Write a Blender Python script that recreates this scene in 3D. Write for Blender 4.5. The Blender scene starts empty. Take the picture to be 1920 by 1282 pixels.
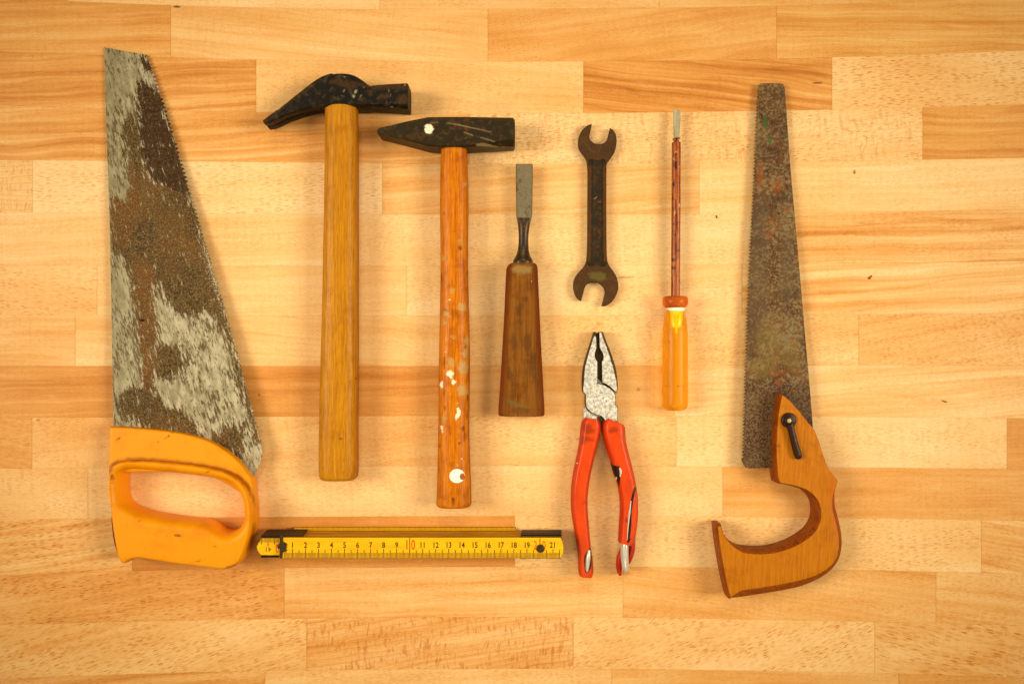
import bpy, bmesh, math, random
from mathutils import Vector, noise as mnoise
from mathutils.geometry import delaunay_2d_cdt
sc = bpy.context.scene
random.seed(7)
PI = math.pi
# ------------------------------------------------------------------ camera, light, exposure
H = 0.70            # camera height above the table top (m)
S = 0.000429        # metres per measuring unit on the table plane
CX, CY = 960.0, 641.0
cam = bpy.data.cameras.new('camera'); co_ = bpy.data.objects.new('camera', cam)
sc.collection.objects.link(co_); sc.camera = co_
co_.location = (0, 0, H); co_.rotation_euler = (0, 0, 0)
cam.sensor_width = 36; cam.lens = 36 * H / (1920 * S); cam.clip_start = 0.01; cam.clip_end = 50
w = bpy.data.worlds.new('World'); sc.world = w; w.use_nodes = True
w.node_tree.nodes['Background'].inputs[0].default_value = (1.0, 0.84, 0.62, 1)
w.node_tree.nodes['Background'].inputs[1].default_value = 0.10
def area(name, loc, target, sx, sy, power, col=(1, .95, .86)):
    l = bpy.data.lights.new(name, 'AREA'); l.shape = 'RECTANGLE'; l.size = sx; l.size_y = sy
    l.energy = power; l.color = col; l.spread = math.radians(51)  # narrow spread shaped so light falls off towards the table corners
    o = bpy.data.objects.new(name, l); sc.collection.objects.link(o); o.location = loc
    d = Vector(target) - Vector(loc); o.rotation_euler = d.to_track_quat('-Z', 'Y').to_euler()
    return o
LC = (1, .895, .71)
area('off_frame_lamp', (-1.10, 0.10, 1.05), (0.10, 0, 0), .52, .75, 2.36, LC)
area('off_frame_lamp', (1.10, 0.06, 1.05), (-0.10, 0, 0), .52, .75, 2.36, LC)
area('off_frame_lamp', (0.0, 1.0, 1.35), (0, -0.05, 0), .6, .4, .6, LC)  # added fill lamp, unseen beyond the top edge
area('off_frame_lamp', (0.0, -1.0, 1.35), (0, 0.05, 0), .6, .4, .48, LC)  # weaker added fill, unseen beyond the bottom edge
vs = sc.view_settings
vs.view_transform = 'Standard'; vs.look = 'None'; vs.exposure = -0.12; vs.gamma = 1
vs.use_curve_mapping = False
sc.cycles.max_bounces = 8

# ------------------------------------------------------------------ measuring helpers
def W(px, py, z=0.0):
    k = S * (H - z) / H
    return Vector(((px - CX) * k, (CY - py) * k, z))
def inv(v):
    k = S * (H - v.z) / H
    return (CX + v.x / k, CY - v.y / k)
def smooth(pts, step=4.0, closed=True):
    """Catmull-Rom through the points; a point with a third item 1 is a sharp corner."""
    n = len(pts); out = []
    P = [Vector((p[0], p[1])) for p in pts]; K = [len(p) > 2 and p[2] for p in pts]
    for i in range(n if closed else n - 1):
        a, b = P[i], P[(i + 1) % n]
        pa = P[(i - 1) % n] if (closed or i > 0) else a
        pb = P[(i + 2) % n] if (closed or i + 2 < n) else b
        L = (b - a).length
        ta = (b - a) if K[i] else (b - pa) * .5
        tb = (b - a) if K[(i + 1) % n] else (pb - a) * .5
        if ta.length > L: ta = ta * (L / ta.length)
        if tb.length > L: tb = tb * (L / tb.length)
        m = max(1, int(round(L / step)))
        for j in range(m):
            t = j / m; t2 = t * t; t3 = t2 * t
            out.append((2*t3-3*t2+1)*a + (t3-2*t2+t)*ta + (-2*t3+3*t2)*b + (t3-t2)*tb)
    if not closed: out.append(P[-1])
    return [(v.x, v.y) for v in out]
def inpoly(x, y, poly):
    r = False; j = len(poly) - 1
    for i in range(len(poly)):
        xi, yi = poly[i][0], poly[i][1]; xj, yj = poly[j][0], poly[j][1]
        if (yi > y) != (yj > y) and x < (xj - xi) * (y - yi) / (yj - yi) + xi: r = not r
        j = i
    return r
def sd(x, y, poly):
    """signed distance, positive inside"""
    best = 1e9; j = len(poly) - 1
    for i in range(len(poly)):
        ax, ay = poly[j][0], poly[j][1]; bx, by = poly[i][0], poly[i][1]
        dx, dy = bx - ax, by - ay; q = dx*dx + dy*dy
        t = 0 if q == 0 else max(0, min(1, ((x-ax)*dx + (y-ay)*dy) / q))
        ex, ey = x - ax - t*dx, y - ay - t*dy
        d = ex*ex + ey*ey
        if d < best: best = d
        j = i
    best = math.sqrt(best)
    return best if inpoly(x, y, poly) else -best
def ell(cx, cy, rx, ry, a=0, n=14, wob=0.0):
    a = math.radians(a); o = []
    for i in range(n):
        t = 2*PI*i/n; r = 1 + wob*random.uniform(-1, 1)
        x, y = rx*r*math.cos(t), ry*r*math.sin(t)
        o.append((cx + x*math.cos(a) - y*math.sin(a), cy + x*math.sin(a) + y*math.cos(a)))
    return o
def insets(loop, hole):
    """unit vectors pointing into the material for every vertex of a loop"""
    n = len(loop)
    A = sum(loop[i][0]*loop[(i+1) % n][1] - loop[(i+1) % n][0]*loop[i][1] for i in range(n))
    sg = 1 if A > 0 else -1
    if hole: sg = -sg
    out = []
    for i in range(n):
        a = Vector(loop[i-1]); b = Vector(loop[i]); c = Vector(loop[(i+1) % n])
        d1 = (b - a).normalized(); d2 = (c - b).normalized()
        n1 = Vector((-d1.y, d1.x)) * sg; n2 = Vector((-d2.y, d2.x)) * sg
        m = n1 + n2
        if m.length < 1e-6: m = n1
        m.normalize(); k = 1 / max(.5, m.dot(n1)); out.append(m * k)
    return out

# ------------------------------------------------------------------ objects
OBJ = {}
def thing(name, label, cat, px, py, group=None):
    o = bpy.data.objects.new(name, None); sc.collection.objects.link(o)
    o.location = W(px, py, 0); o.empty_display_size = .02
    o['label'] = label; o['category'] = cat
    if group: o['group'] = group
    return o
def link(name, bm, mats, parent=None, angle=35, masks=None, label=None):
    bmesh.ops.recalc_face_normals(bm, faces=bm.faces)
    me = bpy.data.meshes.new(name); bm.to_mesh(me); bm.free()
    if not isinstance(mats, (list, tuple)): mats = [mats]
    for m in mats: me.materials.append(m)
    me.polygons.foreach_set('use_smooth', [True] * len(me.polygons))
    me.set_sharp_from_angle(angle=math.radians(angle))
    at = me.attributes.new('grain', 'FLOAT_VECTOR', 'POINT')
    buf = []
    for v in me.vertices:
        buf += [CX + v.co.x / S, CY - v.co.y / S, v.co.z / S]
    at.data.foreach_set('vector', buf)
    for k, shapes in (masks or {}).items():
        a = me.attributes.new(k, 'FLOAT', 'POINT'); vals = []
        bbs = [(min(p[0] for p in s)-14, max(p[0] for p in s)+14, min(p[1] for p in s)-14, max(p[1] for p in s)+14, s) for s in shapes]
        for v in me.vertices:
            x, y = inv(v.co); best = -12.0
            for x0, x1, y0, y1, s in bbs:
                if x0 < x < x1 and y0 < y < y1:
                    d = sd(x, y, s)
                    if d > best: best = d
            vals.append(min(12, best))
        a.data.foreach_set('value', vals)
    L = parent.location if parent else None
    q = parent
    off = Vector((0, 0, 0))
    while q is not None:
        off += q.location; q = q.parent
    for v in me.vertices: v.co = v.co - off
    o = bpy.data.objects.new(name, me); sc.collection.objects.link(o)
    o.parent = parent
    if label: o['label'] = label
    return o
def plate(loops, rings, zref, grid=None, zf=None, bm=None, mat=None, bottom=True):
    """solid from outer loop + holes; rings = [(inset or per-loop insets, z, material)] from the bottom up"""
    bm = bm or bmesh.new()
    dirs = [insets(l, i > 0) for i, l in enumerate(loops)]
    zf = zf or (lambda x, y, z: z)
    def pos(x, y, z):
        z2 = zf(x, y, z); v = W(x, y, zf(x, y, zref)); return Vector((v.x, v.y, z2))
    levels = []
    for r in rings:
        ins = r[0] if isinstance(r[0], (tuple, list)) else [r[0]] * len(loops)
        lv = []
        for l, d, k in zip(loops, dirs, ins):
            kk = k if callable(k) else (lambda i, x, y, k=k: k)
            P = [(p[0] + d[i].x * kk(i, *p), p[1] + d[i].y * kk(i, *p)) for i, p in enumerate(l)]
            lv.append((P, [bm.verts.new(pos(x, y, r[1])) for x, y in P]))
        levels.append(lv)
    for a in range(len(levels) - 1):
        for (P0, V0), (P1, V1) in zip(levels[a], levels[a+1]):
            n = len(V0)
            for i in range(n):
                f = bm.faces.new((V0[i], V0[(i+1) % n], V1[(i+1) % n], V1[i]))
                f.material_index = rings[a+1][2] if len(rings[a+1]) > 2 else 0
    for end in ((0, -1) if bottom else (-1,)):
        lv = levels[end]; z = rings[end][1]
        pts = []; vv = []; edges = []
        for P, V in lv:
            s = len(pts); pts += [Vector(p) for p in P]; vv += V
            edges += [(s + i, s + (i+1) % len(P)) for i in range(len(P))]
        outer = lv[0][0]; holes = [l[0] for l in lv[1:]]
        def inside(x, y): return inpoly(x, y, outer) and not any(inpoly(x, y, h) for h in holes)
        if grid and end == -1:
            xs = [p[0] for p in outer]; ys = [p[1] for p in outer]
            y = min(ys) + grid * .5; row = 0
            while y < max(ys):
                x = min(xs) + (grid * .5 if row % 2 else 0)
                while x < max(xs):
                    if inside(x, y) and all(abs(sd(x, y, l)) > grid * .6 for l in [outer] + holes):
                        pts.append(Vector((x, y))); vv.append(None)
                    x += grid
                y += grid * .87; row += 1
        res = delaunay_2d_cdt(pts, edges, [], 0, 1e-5)
        rv, rf, orig = res[0], res[2], res[3]
        mp = []
        for i, p in enumerate(rv):
            v = None
            for k in orig[i]:
                if vv[k] is not None: v = vv[k]; break
            if v is None: v = bm.verts.new(pos(p.x, p.y, z))
            mp.append(v)
        for f in rf:
            c = [sum(rv[i][k] for i in f) / len(f) for k in (0, 1)]
            if inside(*c):
                vs_ = [mp[i] for i in f]
                if len(set(vs_)) == len(vs_):
                    try:
                        ff = bm.faces.new(vs_)
                        ff.material_index = (rings[end][3] if len(rings[end]) > 3 else 0)
                    except ValueError: pass
    return bm
def loft(bm, rings, caps=True, mi=0):
    V = [[bm.verts.new(p) for p in r] for r in rings]
    n = len(V[0])
    for a, b in zip(V[:-1], V[1:]):
        for i in range(n):
            f = bm.faces.new((a[i], a[(i+1) % n], b[(i+1) % n], b[i])); f.material_index = mi
    if caps:
        for r in (V[0], V[-1]):
            f = bm.faces.new(r); f.material_index = mi
    return V
def resample(path, step):
    out = []
    for i in range(len(path) - 1):
        a, b = path[i], path[i+1]
        L = math.hypot(b[0]-a[0], b[1]-a[1]); m = max(1, int(L / step))
        p0 = path[max(0, i-1)]; p3 = path[min(len(path)-1, i+2)]
        for j in range(m):
            t = j / m; t2 = t*t; t3 = t2*t
            q = []
            for k in range(len(a)):
                ta = (b[k]-p0[k])*.5; tb = (p3[k]-a[k])*.5
                lim = abs(b[k]-a[k]) * 3 + 1e-9
                q.append((2*t3-3*t2+1)*a[k] + (t3-2*t2+t)*ta + (-2*t3+3*t2)*b[k] + (t3-t2)*tb)
            out.append(tuple(q))
    out.append(tuple(path[-1])); return out
def sweep(path, n=36, e=2.5, step=None, round_ends=(0, 0), bm=None, profile=None, mi=0, straight=False):
    """path rows: (px, py, half width px, z centre m, half height m)"""
    bm = bm or bmesh.new()
    P = resample(path, step) if step else list(path)
    prof = profile or []
    if not prof:
        for i in range(n):
            t = 2*PI*i/n; c, s = math.cos(t), math.sin(t)
            prof.append((math.copysign(abs(c)**(2/e), c), math.copysign(abs(s)**(2/e), s)))
    def sect(i, sc_, shift=0.0):
        x, y, hw, zc, hz = P[i]
        a = P[max(0, i-1)]; b = P[min(len(P)-1, i+1)]
        if straight: a, b = (P[-1][0], P[0][1]), (P[-1][0], P[-1][1])
        t = (W(b[0], b[1], zc) - W(a[0], a[1], zc)); t.z = 0; t.normalize()
        nrm = Vector((-t.y, t.x, 0)); c = W(x, y, zc) + t * shift
        k = S * (H - zc) / H
        return [c + nrm * (hw * k * sc_[0] * p[0]) + Vector((0, 0, hz * sc_[1] * p[1])) for p in prof]
    rings = [sect(i, (1, 1)) for i in range(len(P))]
    def ends(i, r, sgn):
        x, y, hw, zc, hz = P[i]; k = S*(H-zc)/H; out = []
        R = r * k
        for q in (0.0, .25, .5, .75, 1.0)[1:]:
            a = q * PI / 2
            f = 1 - (1 - math.cos(a)) * min(.95, R / min(hw*k, hz) if r > 0 else 0)
            fx = (hw*k - R*(1-math.cos(a))) / (hw*k); fz = max(.05, (hz - R*(1-math.cos(a))) / hz)
            out.append(sect(i, (max(.05, fx), fz), sgn * (R*math.sin(a) - R)))
        return out
    def near(i, j, r): return math.hypot(P[i][0]-P[j][0], P[i][1]-P[j][1]) < r * 1.02
    if round_ends[1] > 0:
        q = [i for i in range(1, len(P)-1) if near(i, len(P)-1, round_ends[1])]
        rings = [r for i, r in enumerate(rings) if i not in q]
    if round_ends[0] > 0:
        q = [i for i in range(1, len(P)-1) if near(i, 0, round_ends[0])]
        rings = [r for i, r in enumerate(rings) if i not in q]
    if round_ends[0] > 0:
        rings[0:1] = list(reversed(ends(0, round_ends[0], -1))) + [sect(0, (1, 1), round_ends[0]*S*.96)]
        rings = [r for r in rings]
    if round_ends[1] > 0:
        rings[-1:] = [sect(len(P)-1, (1, 1), -round_ends[1]*S*.96)] + ends(len(P)-1, round_ends[1], 1)
    loft(bm, rings, mi=mi)
    return bm
def cyl(bm, px, py, r, z0, z1, n=28, bev=0.0, mi=0):
    k = S * (H - z1) / H; c = W(px, py, z1); R = r * k
    pr = [(R, z0), (R, z1 - bev), (R - bev*.3, z1 - bev*.3), (R - bev, z1)] if bev else [(R, z0), (R, z1)]
    rings = [[Vector((c.x + q*math.cos(2*PI*i/n), c.y + q*math.sin(2*PI*i/n), z)) for i in range(n)] for q, z in pr]
    loft(bm, rings, mi=mi)
    return bm
def box(bm, x0, y0, x1, y1, z0, z1, zref=None):
    zr = z1 if zref is None else zref
    rings = []
    for z in (z0, z1):
        rings.append([Vector((*W(x, y, zr).xy, z)) for x, y in ((x0, y0), (x1, y0), (x1, y1), (x0, y1))])
    loft(bm, rings); return bm

# ------------------------------------------------------------------ node helper
class M:
    def __init__(s, name, rough=.5, spec=.35, metal=0.0):
        s.m = bpy.data.materials.new(name); s.m.use_nodes = True
        s.t = s.m.node_tree; s.b = s.t.nodes['Principled BSDF']
        s.b.inputs['Roughness'].default_value = rough
        s.b.inputs['Specular IOR Level'].default_value = spec * .6
        s.b.inputs['Metallic'].default_value = metal
        s.co = s.attr('grain', 'Vector')
    def n(s, k, **kw):
        x = s.t.nodes.new(k)
        for a, b in kw.items(): setattr(x, a, b)
        return x
    def put(s, sock, v):
        if hasattr(v, 'is_output'): s.t.links.new(v, sock)
        elif isinstance(v, (tuple, list)): sock.default_value = tuple(v) + ((1,) if len(v) == 3 and len(sock.default_value) == 4 else ())
        else: sock.default_value = v
    def attr(s, name, out='Fac'):
        x = s.n('ShaderNodeAttribute'); x.attribute_name = name; return x.outputs[out]
    def map(s, vec, sc_=(1, 1, 1), rot=(0, 0, 0), loc=(0, 0, 0)):
        x = s.n('ShaderNodeMapping'); s.put(x.inputs[0], vec)
        x.inputs['Scale'].default_value = sc_; x.inputs['Rotation'].default_value = rot; x.inputs['Location'].default_value = loc
        # rotate first, then scale
        if any(rot):
            x.inputs['Scale'].default_value = (1, 1, 1)
            y = s.n('ShaderNodeMapping'); s.put(y.inputs[0], x.outputs[0]); y.inputs['Scale'].default_value = sc_
            return y.outputs[0]
        return x.outputs[0]
    def noise(s, vec, scale=1.0, detail=4, rough=.55, dist=0.0, dim='3D'):
        x = s.n('ShaderNodeTexNoise'); x.noise_dimensions = dim
        s.put(x.inputs['Vector'], vec); s.put(x.inputs['Scale'], scale); s.put(x.inputs['Detail'], detail)
        s.put(x.inputs['Roughness'], rough); s.put(x.inputs['Distortion'], dist); return x.outputs['Fac']
    def voro(s, vec, scale=1.0, feature='F1', rnd=1.0, dim='3D'):
        x = s.n('ShaderNodeTexVoronoi'); x.feature = feature; x.voronoi_dimensions = dim
        s.put(x.inputs['Vector'], vec); s.put(x.inputs['Scale'], scale); s.put(x.inputs['Randomness'], rnd); return x
    def math(s, op, a, b=0.0, c=0.0, clamp=False):
        x = s.n('ShaderNodeMath', operation=op); x.use_clamp = clamp
        s.put(x.inputs[0], a); s.put(x.inputs[1], b); s.put(x.inputs[2], c); return x.outputs[0]
    def sstep(s, v, lo, hi, a=0.0, b=1.0):
        x = s.n('ShaderNodeMapRange'); x.interpolation_type = 'SMOOTHSTEP'
        s.put(x.inputs[0], v); s.put(x.inputs[1], lo); s.put(x.inputs[2], hi); s.put(x.inputs[3], a); s.put(x.inputs[4], b)
        return x.outputs[0]
    def lin(s, v, lo, hi, a=0.0, b=1.0):
        x = s.n('ShaderNodeMapRange')
        s.put(x.inputs[0], v); s.put(x.inputs[1], lo); s.put(x.inputs[2], hi); s.put(x.inputs[3], a); s.put(x.inputs[4], b)
        return x.outputs[0]
    def mix(s, f, a, b, blend='MIX'):
        x = s.n('ShaderNodeMix', data_type='RGBA', blend_type=blend)
        s.put(x.inputs[0], f); s.put(x.inputs[6], a); s.put(x.inputs[7], b); return x.outputs[2]
    def ramp(s, f, stops):
        x = s.n('ShaderNodeValToRGB'); s.put(x.inputs[0], f)
        cr = x.color_ramp
        while len(cr.elements) < len(stops): cr.elements.new(.5)
        for e, (p, c) in zip(cr.elements, stops):
            e.position = p; e.color = (*c, 1)
        return x.outputs[0]
    def sep(s, v):
        x = s.n('ShaderNodeSeparateXYZ'); s.put(x.inputs[0], v); return x.outputs
    def comb(s, x_, y_, z_=0.0):
        x = s.n('ShaderNodeCombineXYZ'); s.put(x.inputs[0], x_); s.put(x.inputs[1], y_); s.put(x.inputs[2], z_); return x.outputs[0]
    def color(s, c): s.put(s.b.inputs['Base Color'], c)
    def rough(s, r): s.put(s.b.inputs['Roughness'], r)
    def bump(s, h, dist=.0002, strength=.6):
        x = s.n('ShaderNodeBump'); x.inputs['Distance'].default_value = dist; x.inputs['Strength'].default_value = strength
        s.put(x.inputs['Height'], h); s.t.links.new(x.outputs[0], s.b.inputs['Normal'])

def srgb(r, g, b):
    f = lambda c: (c/255/12.92) if c/255 <= .04045 else ((c/255+.055)/1.055)**2.4
    return (f(r), f(g), f(b))
def paintmask(m, name, soft=.6, noise_amp=0.0, nscale=.25):
    v = m.attr(name)
    if noise_amp:
        v = m.math('ADD', v, m.math('MULTIPLY', m.math('SUBTRACT', m.noise(m.co, nscale, 4, .65), .5), noise_amp))
    return m.sstep(v, -soft, soft)

# ------------------------------------------------------------------ the beech table top
XS = [0, 480, 960, 1440, 1920]
B = [[-4, 15, 17, 12, -6], [97, 112, 116, 111, 95], [197, 211, 213, 208, 196], [300, 304, 308, 304, 296],
     [398, 401, 402, 400, 392], [497, 499, 498, 495, 490], [591, 592, 592, 590, 587], [686, 686, 686, 685, 685],
     [783, 781, 779, 780, 784], [878, 875, 873, 875, 879], [974, 969, 967, 969, 976], [1078, 1065, 1062, 1065, 1076],
     [1171, 1160, 1156, 1161, 1172], [1272, 1257, 1253, 1257, 1270]]
for k in range(3):
    B.insert(0, [v - 98 for v in B[0]]); B.append([v + 98 for v in B[-1]])
B.insert(0, [v - 98 for v in B[0]])
def bnd(i, x):
    r = B[i]; x = max(-300, min(2220, x))
    t = x / 480; j = max(0, min(3, int(t)));
    j0 = max(1, min(3, int(round(t))))
    # quadratic through three neighbours
    a, b, c = r[j0-1], r[j0], r[j0+1]; u = t - j0; u = max(-1.4, min(1.4, u))
    return b + (c-a)*.5*u + (a - 2*b + c)*.5*u*u
# rows: list of (right end, tone, fleck, fleck size, angle deg, streak, olive, ray)
T = {
 -1: [(127, .5,.3,1,0,.3,0,0), (712,.18,.4,1,0,.2,0,0), (1236,.30,.35,1,0,.35,0,0), (1595,.33,.3,1,0,.3,0,0), (2400,.45,.3,1,0,.3,.3,0)],
 0: [(320,.50,.25,.9,1,.6,.1,0), (915,.32,.25,.8,-6,.5,.1,0), (1456,.47,.4,.8,8,.3,.1,0), (2400,.44,.3,.8,0,.75,.6,0)],
 1: [(480,.60,.3,1,3,.72,0,0), (1094,.30,.55,1,-4,.3,0,0), (1560,.66,.3,.9,-6,.9,0,0), (2400,.24,.95,1.5,3,.1,.1,0)],
 2: [(880,.50,.4,.9,2,.7,0,0), (1730,.17,.9,1.25,6,.2,0,.6), (2400,.58,.4,.8,0,.6,.5,0)],
 3: [(61,.22,.3,1,0,.2,.1,1), (717,.10,.75,1.4,4,.1,0,0), (1311,.34,.35,.9,4,.65,0,0), (2400,.17,.4,1,2,.45,.1,0)],
 4: [(670,.20,.4,.9,3,.45,0,0), (1410,.16,.6,1.1,3,.15,0,0), (2400,.42,.5,1,2,.85,.1,0)],
 5: [(182,.26,.75,1.3,-6,.2,0,0), (762,.20,.3,.8,2,.35,0,0), (1391,.16,.55,1.2,5,.2,0,0), (2400,.27,.25,.8,4,.8,.1,0)],
 6: [(141,.38,.2,.8,0,.5,0,0), (850,.24,.3,.8,-4,.4,0,0), (1610,.25,.85,1.0,10,.2,0,0), (2400,.36,.8,1.0,10,.35,.1,0)],
 7: [(850,.62,.3,.8,0,.45,0,0), (1265,.40,.3,.8,0,.3,0,0), (2400,.22,.4,.9,4,.75,0,0)],
 8: [(60,.52,.6,1.3,-10,.3,0,0), (850,.32,.55,1,6,.25,0,0), (1268,.26,.7,1.2,4,.15,0,0), (1888,.12,.6,1.2,2,.1,.1,0), (2400,.55,.5,1,0,.3,0,0)],
 9: [(165,.30,.6,1.1,6,.1,0,0), (1355,.24,.6,1.1,3,.15,0,0), (2400,.46,.35,.8,0,.3,.1,0)],
 10: [(248,.42,1,1.5,8,.7,.1,0), (965,.66,.3,.9,0,.35,.15,0), (1840,.20,.85,1.2,3,.1,.15,0), (2400,.40,.5,1,-8,.8,.1,0)],
 11: [(533,.52,1,1.5,9,.35,0,0), (1168,.33,.45,1,2,.5,.2,0), (1755,.40,.5,1,-8,.4,.2,0), (2400,.32,.6,1.1,-8,.4,.2,0)],
 12: [(575,.32,.95,1.6,18,.3,.2,0), (1075,.42,.4,1,10,.5,0,1), (1640,.24,.95,1.5,22,.2,.1,0), (2400,.34,1,2.2,-14,.35,.25,.25)],
 13: [(497,.50,.6,1.2,6,.6,.1,0), (1147,.32,.55,1.1,4,.3,.1,0), (1685,.42,.4,1,0,.4,.2,0), (2400,.55,.4,1,0,.3,.4,0)],
}
def table():
    bm = bmesh.new()
    la = bm.loops.layers.float_color.new('look'); lb = bm.loops.layers.float_color.new('look2'); lc = bm.loops.layers.float_color.new('edge')
    nr = len(B) - 1
    for r in range(nr):
        row = r - 4
        if row in T: lst = T[row]
        else:
            rr = random.Random(row); x = -300; lst = []
            while x < 2300:
                x += rr.uniform(380, 620); lst.append((x, rr.uniform(.15, .6), .5, 1.1, rr.uniform(-6, 8), .3, .1, 0))
        x = -420.0
        for q, (xe, tone, fl, fs, an, stk, ol, ray) in enumerate(lst):
            xe = min(2340, xe)
            m = max(1, int((xe - x) / 60)); seed = row * 7.31 + q * 3.17 + 40
            for j in range(m):
                xa = x + (xe-x)*j/m; xb = x + (xe-x)*(j+1)/m
                c = []
                for xx, ii in ((xa, r), (xb, r), (xb, r+1), (xa, r+1)):
                    c.append((xx, bnd(ii, xx), 0 if ii == r else 1))
                vs_ = [bm.verts.new(W(p[0], p[1], 0)) for p in c]
                f = bm.faces.new(vs_)
                for lp, p in zip(f.loops, c):
                    lp[la] = (tone, fl, fs, math.radians(an))
                    lp[lb] = (seed, stk, ol, ray)
                    lp[lc] = (p[0]-x, xe-p[0], p[2]*97, 0)
            x = xe
    bmesh.ops.remove_doubles(bm, verts=bm.verts, dist=1e-6)
    # the board is 27 mm thick
    bot = []
    x0, x1 = -420, 2340
    cs = [W(x0, bnd(0, x0)), W(x1, bnd(0, x1)), W(x1, bnd(nr, x1)), W(x0, bnd(nr, x0))]
    low = [bm.verts.new((c.x, c.y, -.027)) for c in cs]; top = [bm.verts.new((c.x, c.y, -.0002)) for c in cs]
    bm.faces.new(low)
    for i in range(4): bm.faces.new((low[i], low[(i+1) % 4], top[(i+1) % 4], top[i]))
    m = M('beech_staves', .5, .2)
    A1 = m.n('ShaderNodeAttribute'); A1.attribute_name = 'look'; A2 = m.n('ShaderNodeAttribute'); A2.attribute_name = 'look2'
    A3 = m.n('ShaderNodeAttribute'); A3.attribute_name = 'edge'
    s1 = m.sep(A1.outputs['Vector']); ang = A1.outputs['Alpha']
    s2 = m.sep(A2.outputs['Vector']); ray = A2.outputs['Alpha']
    tone, fl, fs = s1[0], s1[1], s1[2]; seed, stk, ol = s2[0], s2[1], s2[2]
    p = m.sep(m.co)
    X = m.math('ADD', p[0], m.math('MULTIPLY', seed, 137.0)); Y = m.math('ADD', p[1], m.math('MULTIPLY', seed, 53.0))
    base = m.comb(X, Y, 0.0)
    vr = m.n('ShaderNodeVectorRotate'); vr.rotation_type = 'Z_AXIS'
    m.put(vr.inputs['Vector'], base); m.put(vr.inputs['Angle'], ang)
    vr.inputs['Center'].default_value = (0, 0, 0)
    R = vr.outputs[0]
    # grain bends slowly
    bend = m.math('MULTIPLY', m.math('SUBTRACT', m.noise(m.map(base, (.0035, .012, 1)), 1, 2, .5), .5), 30.0)
    rs = m.sep(R)
    Yb = m.math('ADD', rs[1], bend)
    G = m.comb(rs[0], Yb, 0.0)
    # growth-ring bands
    bands = m.noise(m.map(G, (.0009, .055, 1)), 1, 4, .62, .15)
    fineb = m.noise(m.map(G, (.004, .19, 1)), 1, 3, .6)
    bd = m.math('MULTIPLY', m.math('SUBTRACT', m.math('ADD', m.math('MULTIPLY', bands, .72), m.math('MULTIPLY', fineb, .28)), .5), m.math('MULTIPLY', stk, 2.0))
    cloud = m.math('MULTIPLY', m.math('SUBTRACT', m.noise(m.map(base, (.0035, .012, 1)), 1, 3), .5), .62)
    micro = m.math('MULTIPLY', m.math('SUBTRACT', m.noise(m.map(G, (.055, .55, 1)), 1, 3, .6), .5), .20)
    # a few sharp dark growth lines in streaky staves
    wv = m.math('SINE', m.math('MULTIPLY', m.math('ADD', Yb, m.math('MULTIPLY', m.noise(m.map(G, (.0026, .02, 1)), 1, 2), 90.0)), .17))
    line = m.math('MULTIPLY', m.sstep(wv, .86, 1.0), m.math('MULTIPLY', m.math('POWER', stk, 1.5), .12))
    tt = m.math('ADD', m.math('ADD', tone, bd), m.math('ADD', cloud, m.math('ADD', micro, line)))
    col = m.ramp(tt, [(0.0, (.89, .61, .29)), (.25, (.83, .49, .180)), (.5, (.735, .345, .086)), (.75, (.58, .220, .038)), (1.0, (.40, .125, .016))])
    # olive staves
    col = m.mix(m.math('MULTIPLY', ol, .55), col, m.mix(1.0, col, (.93, .93, .62), 'MULTIPLY'))
    # flecks: short dark vessel dashes, size from the stave
    def fleck(sx, sy, thr, prob, off, soft=.14):
        v = m.comb(m.math('DIVIDE', m.math('MULTIPLY', rs[0], sx), fs), m.math('ADD', m.math('DIVIDE', m.math('MULTIPLY', m.math('ADD', rs[1], m.math('MULTIPLY', bend, .4)), sy), fs), off), 0.0)
        vo = m.voro(v, 1.0, dim='2D')
        pick = m.math('GREATER_THAN', m.sep(vo.outputs['Color'])[0], prob)
        return m.math('MULTIPLY', m.sstep(vo.outputs['Distance'], thr, thr - soft), pick), m.sep(vo.outputs['Color'])[1]
    f1, c1 = fleck(.085, .42, .36, .30, 0)
    f2, c2 = fleck(.12, .62, .34, .35, 9.3)
    f3, c3 = fleck(.055, .55, .28, .40, 31.7)
    patch = m.sstep(m.noise(m.map(base, (.008, .03, 1)), 1, 3), .30, .62, .35, 1.0)
    amt = m.math('MULTIPLY', m.math('MAXIMUM', m.math('MULTIPLY', f1, m.math('MULTIPLY', c1, m.sstep(fl, .2, 1.0, .35, 1.0))), m.math('MAXIMUM', m.math('MULTIPLY', f2, m.math('MULTIPLY', c2, .6)), m.math('MULTIPLY', f3, .5))), m.math('MULTIPLY', patch, m.lin(fl, 0, 1, .72, 1.0)))
    fcol = m.mix(1.0, col, (.68, .41, .18), 'MULTIPLY')
    col = m.mix(amt, col, fcol)
    # silky ray figure that runs across the grain
    rv = m.comb(m.math('MULTIPLY', m.math('ADD', X, m.math('MULTIPLY', bend, .8)), .17), m.math('MULTIPLY', Y, .030), 0.0)
    rn = m.math('MULTIPLY', m.sstep(m.noise(rv, 1, 3, .7), .48, .64), m.sstep(m.noise(m.map(base, (.012, .05, 1)), 1, 2), .36, .56))
    rl = m.sstep(m.math('SINE', m.math('ADD', m.math('MULTIPLY', Yb, .62), m.math('MULTIPLY', m.noise(m.map(base, (.006, .006, 1)), 1, 1), 6.0))), .80, 1.0, 0, .35)
    col = m.mix(m.math('MULTIPLY', ray, m.math('MAXIMUM', m.math('MULTIPLY', rn, .75), rl)), col, m.mix(1.0, col, (.70, .42, .20), 'MULTIPLY'))
    # pale lighter rays
    pr = m.sstep(m.noise(m.map(G, (.02, .11, 1), loc=(50, 9, 0)), 1, 3, .7), .60, .80, 0, .22)
    col = m.mix(pr, col, (.88, .64, .33))
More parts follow.
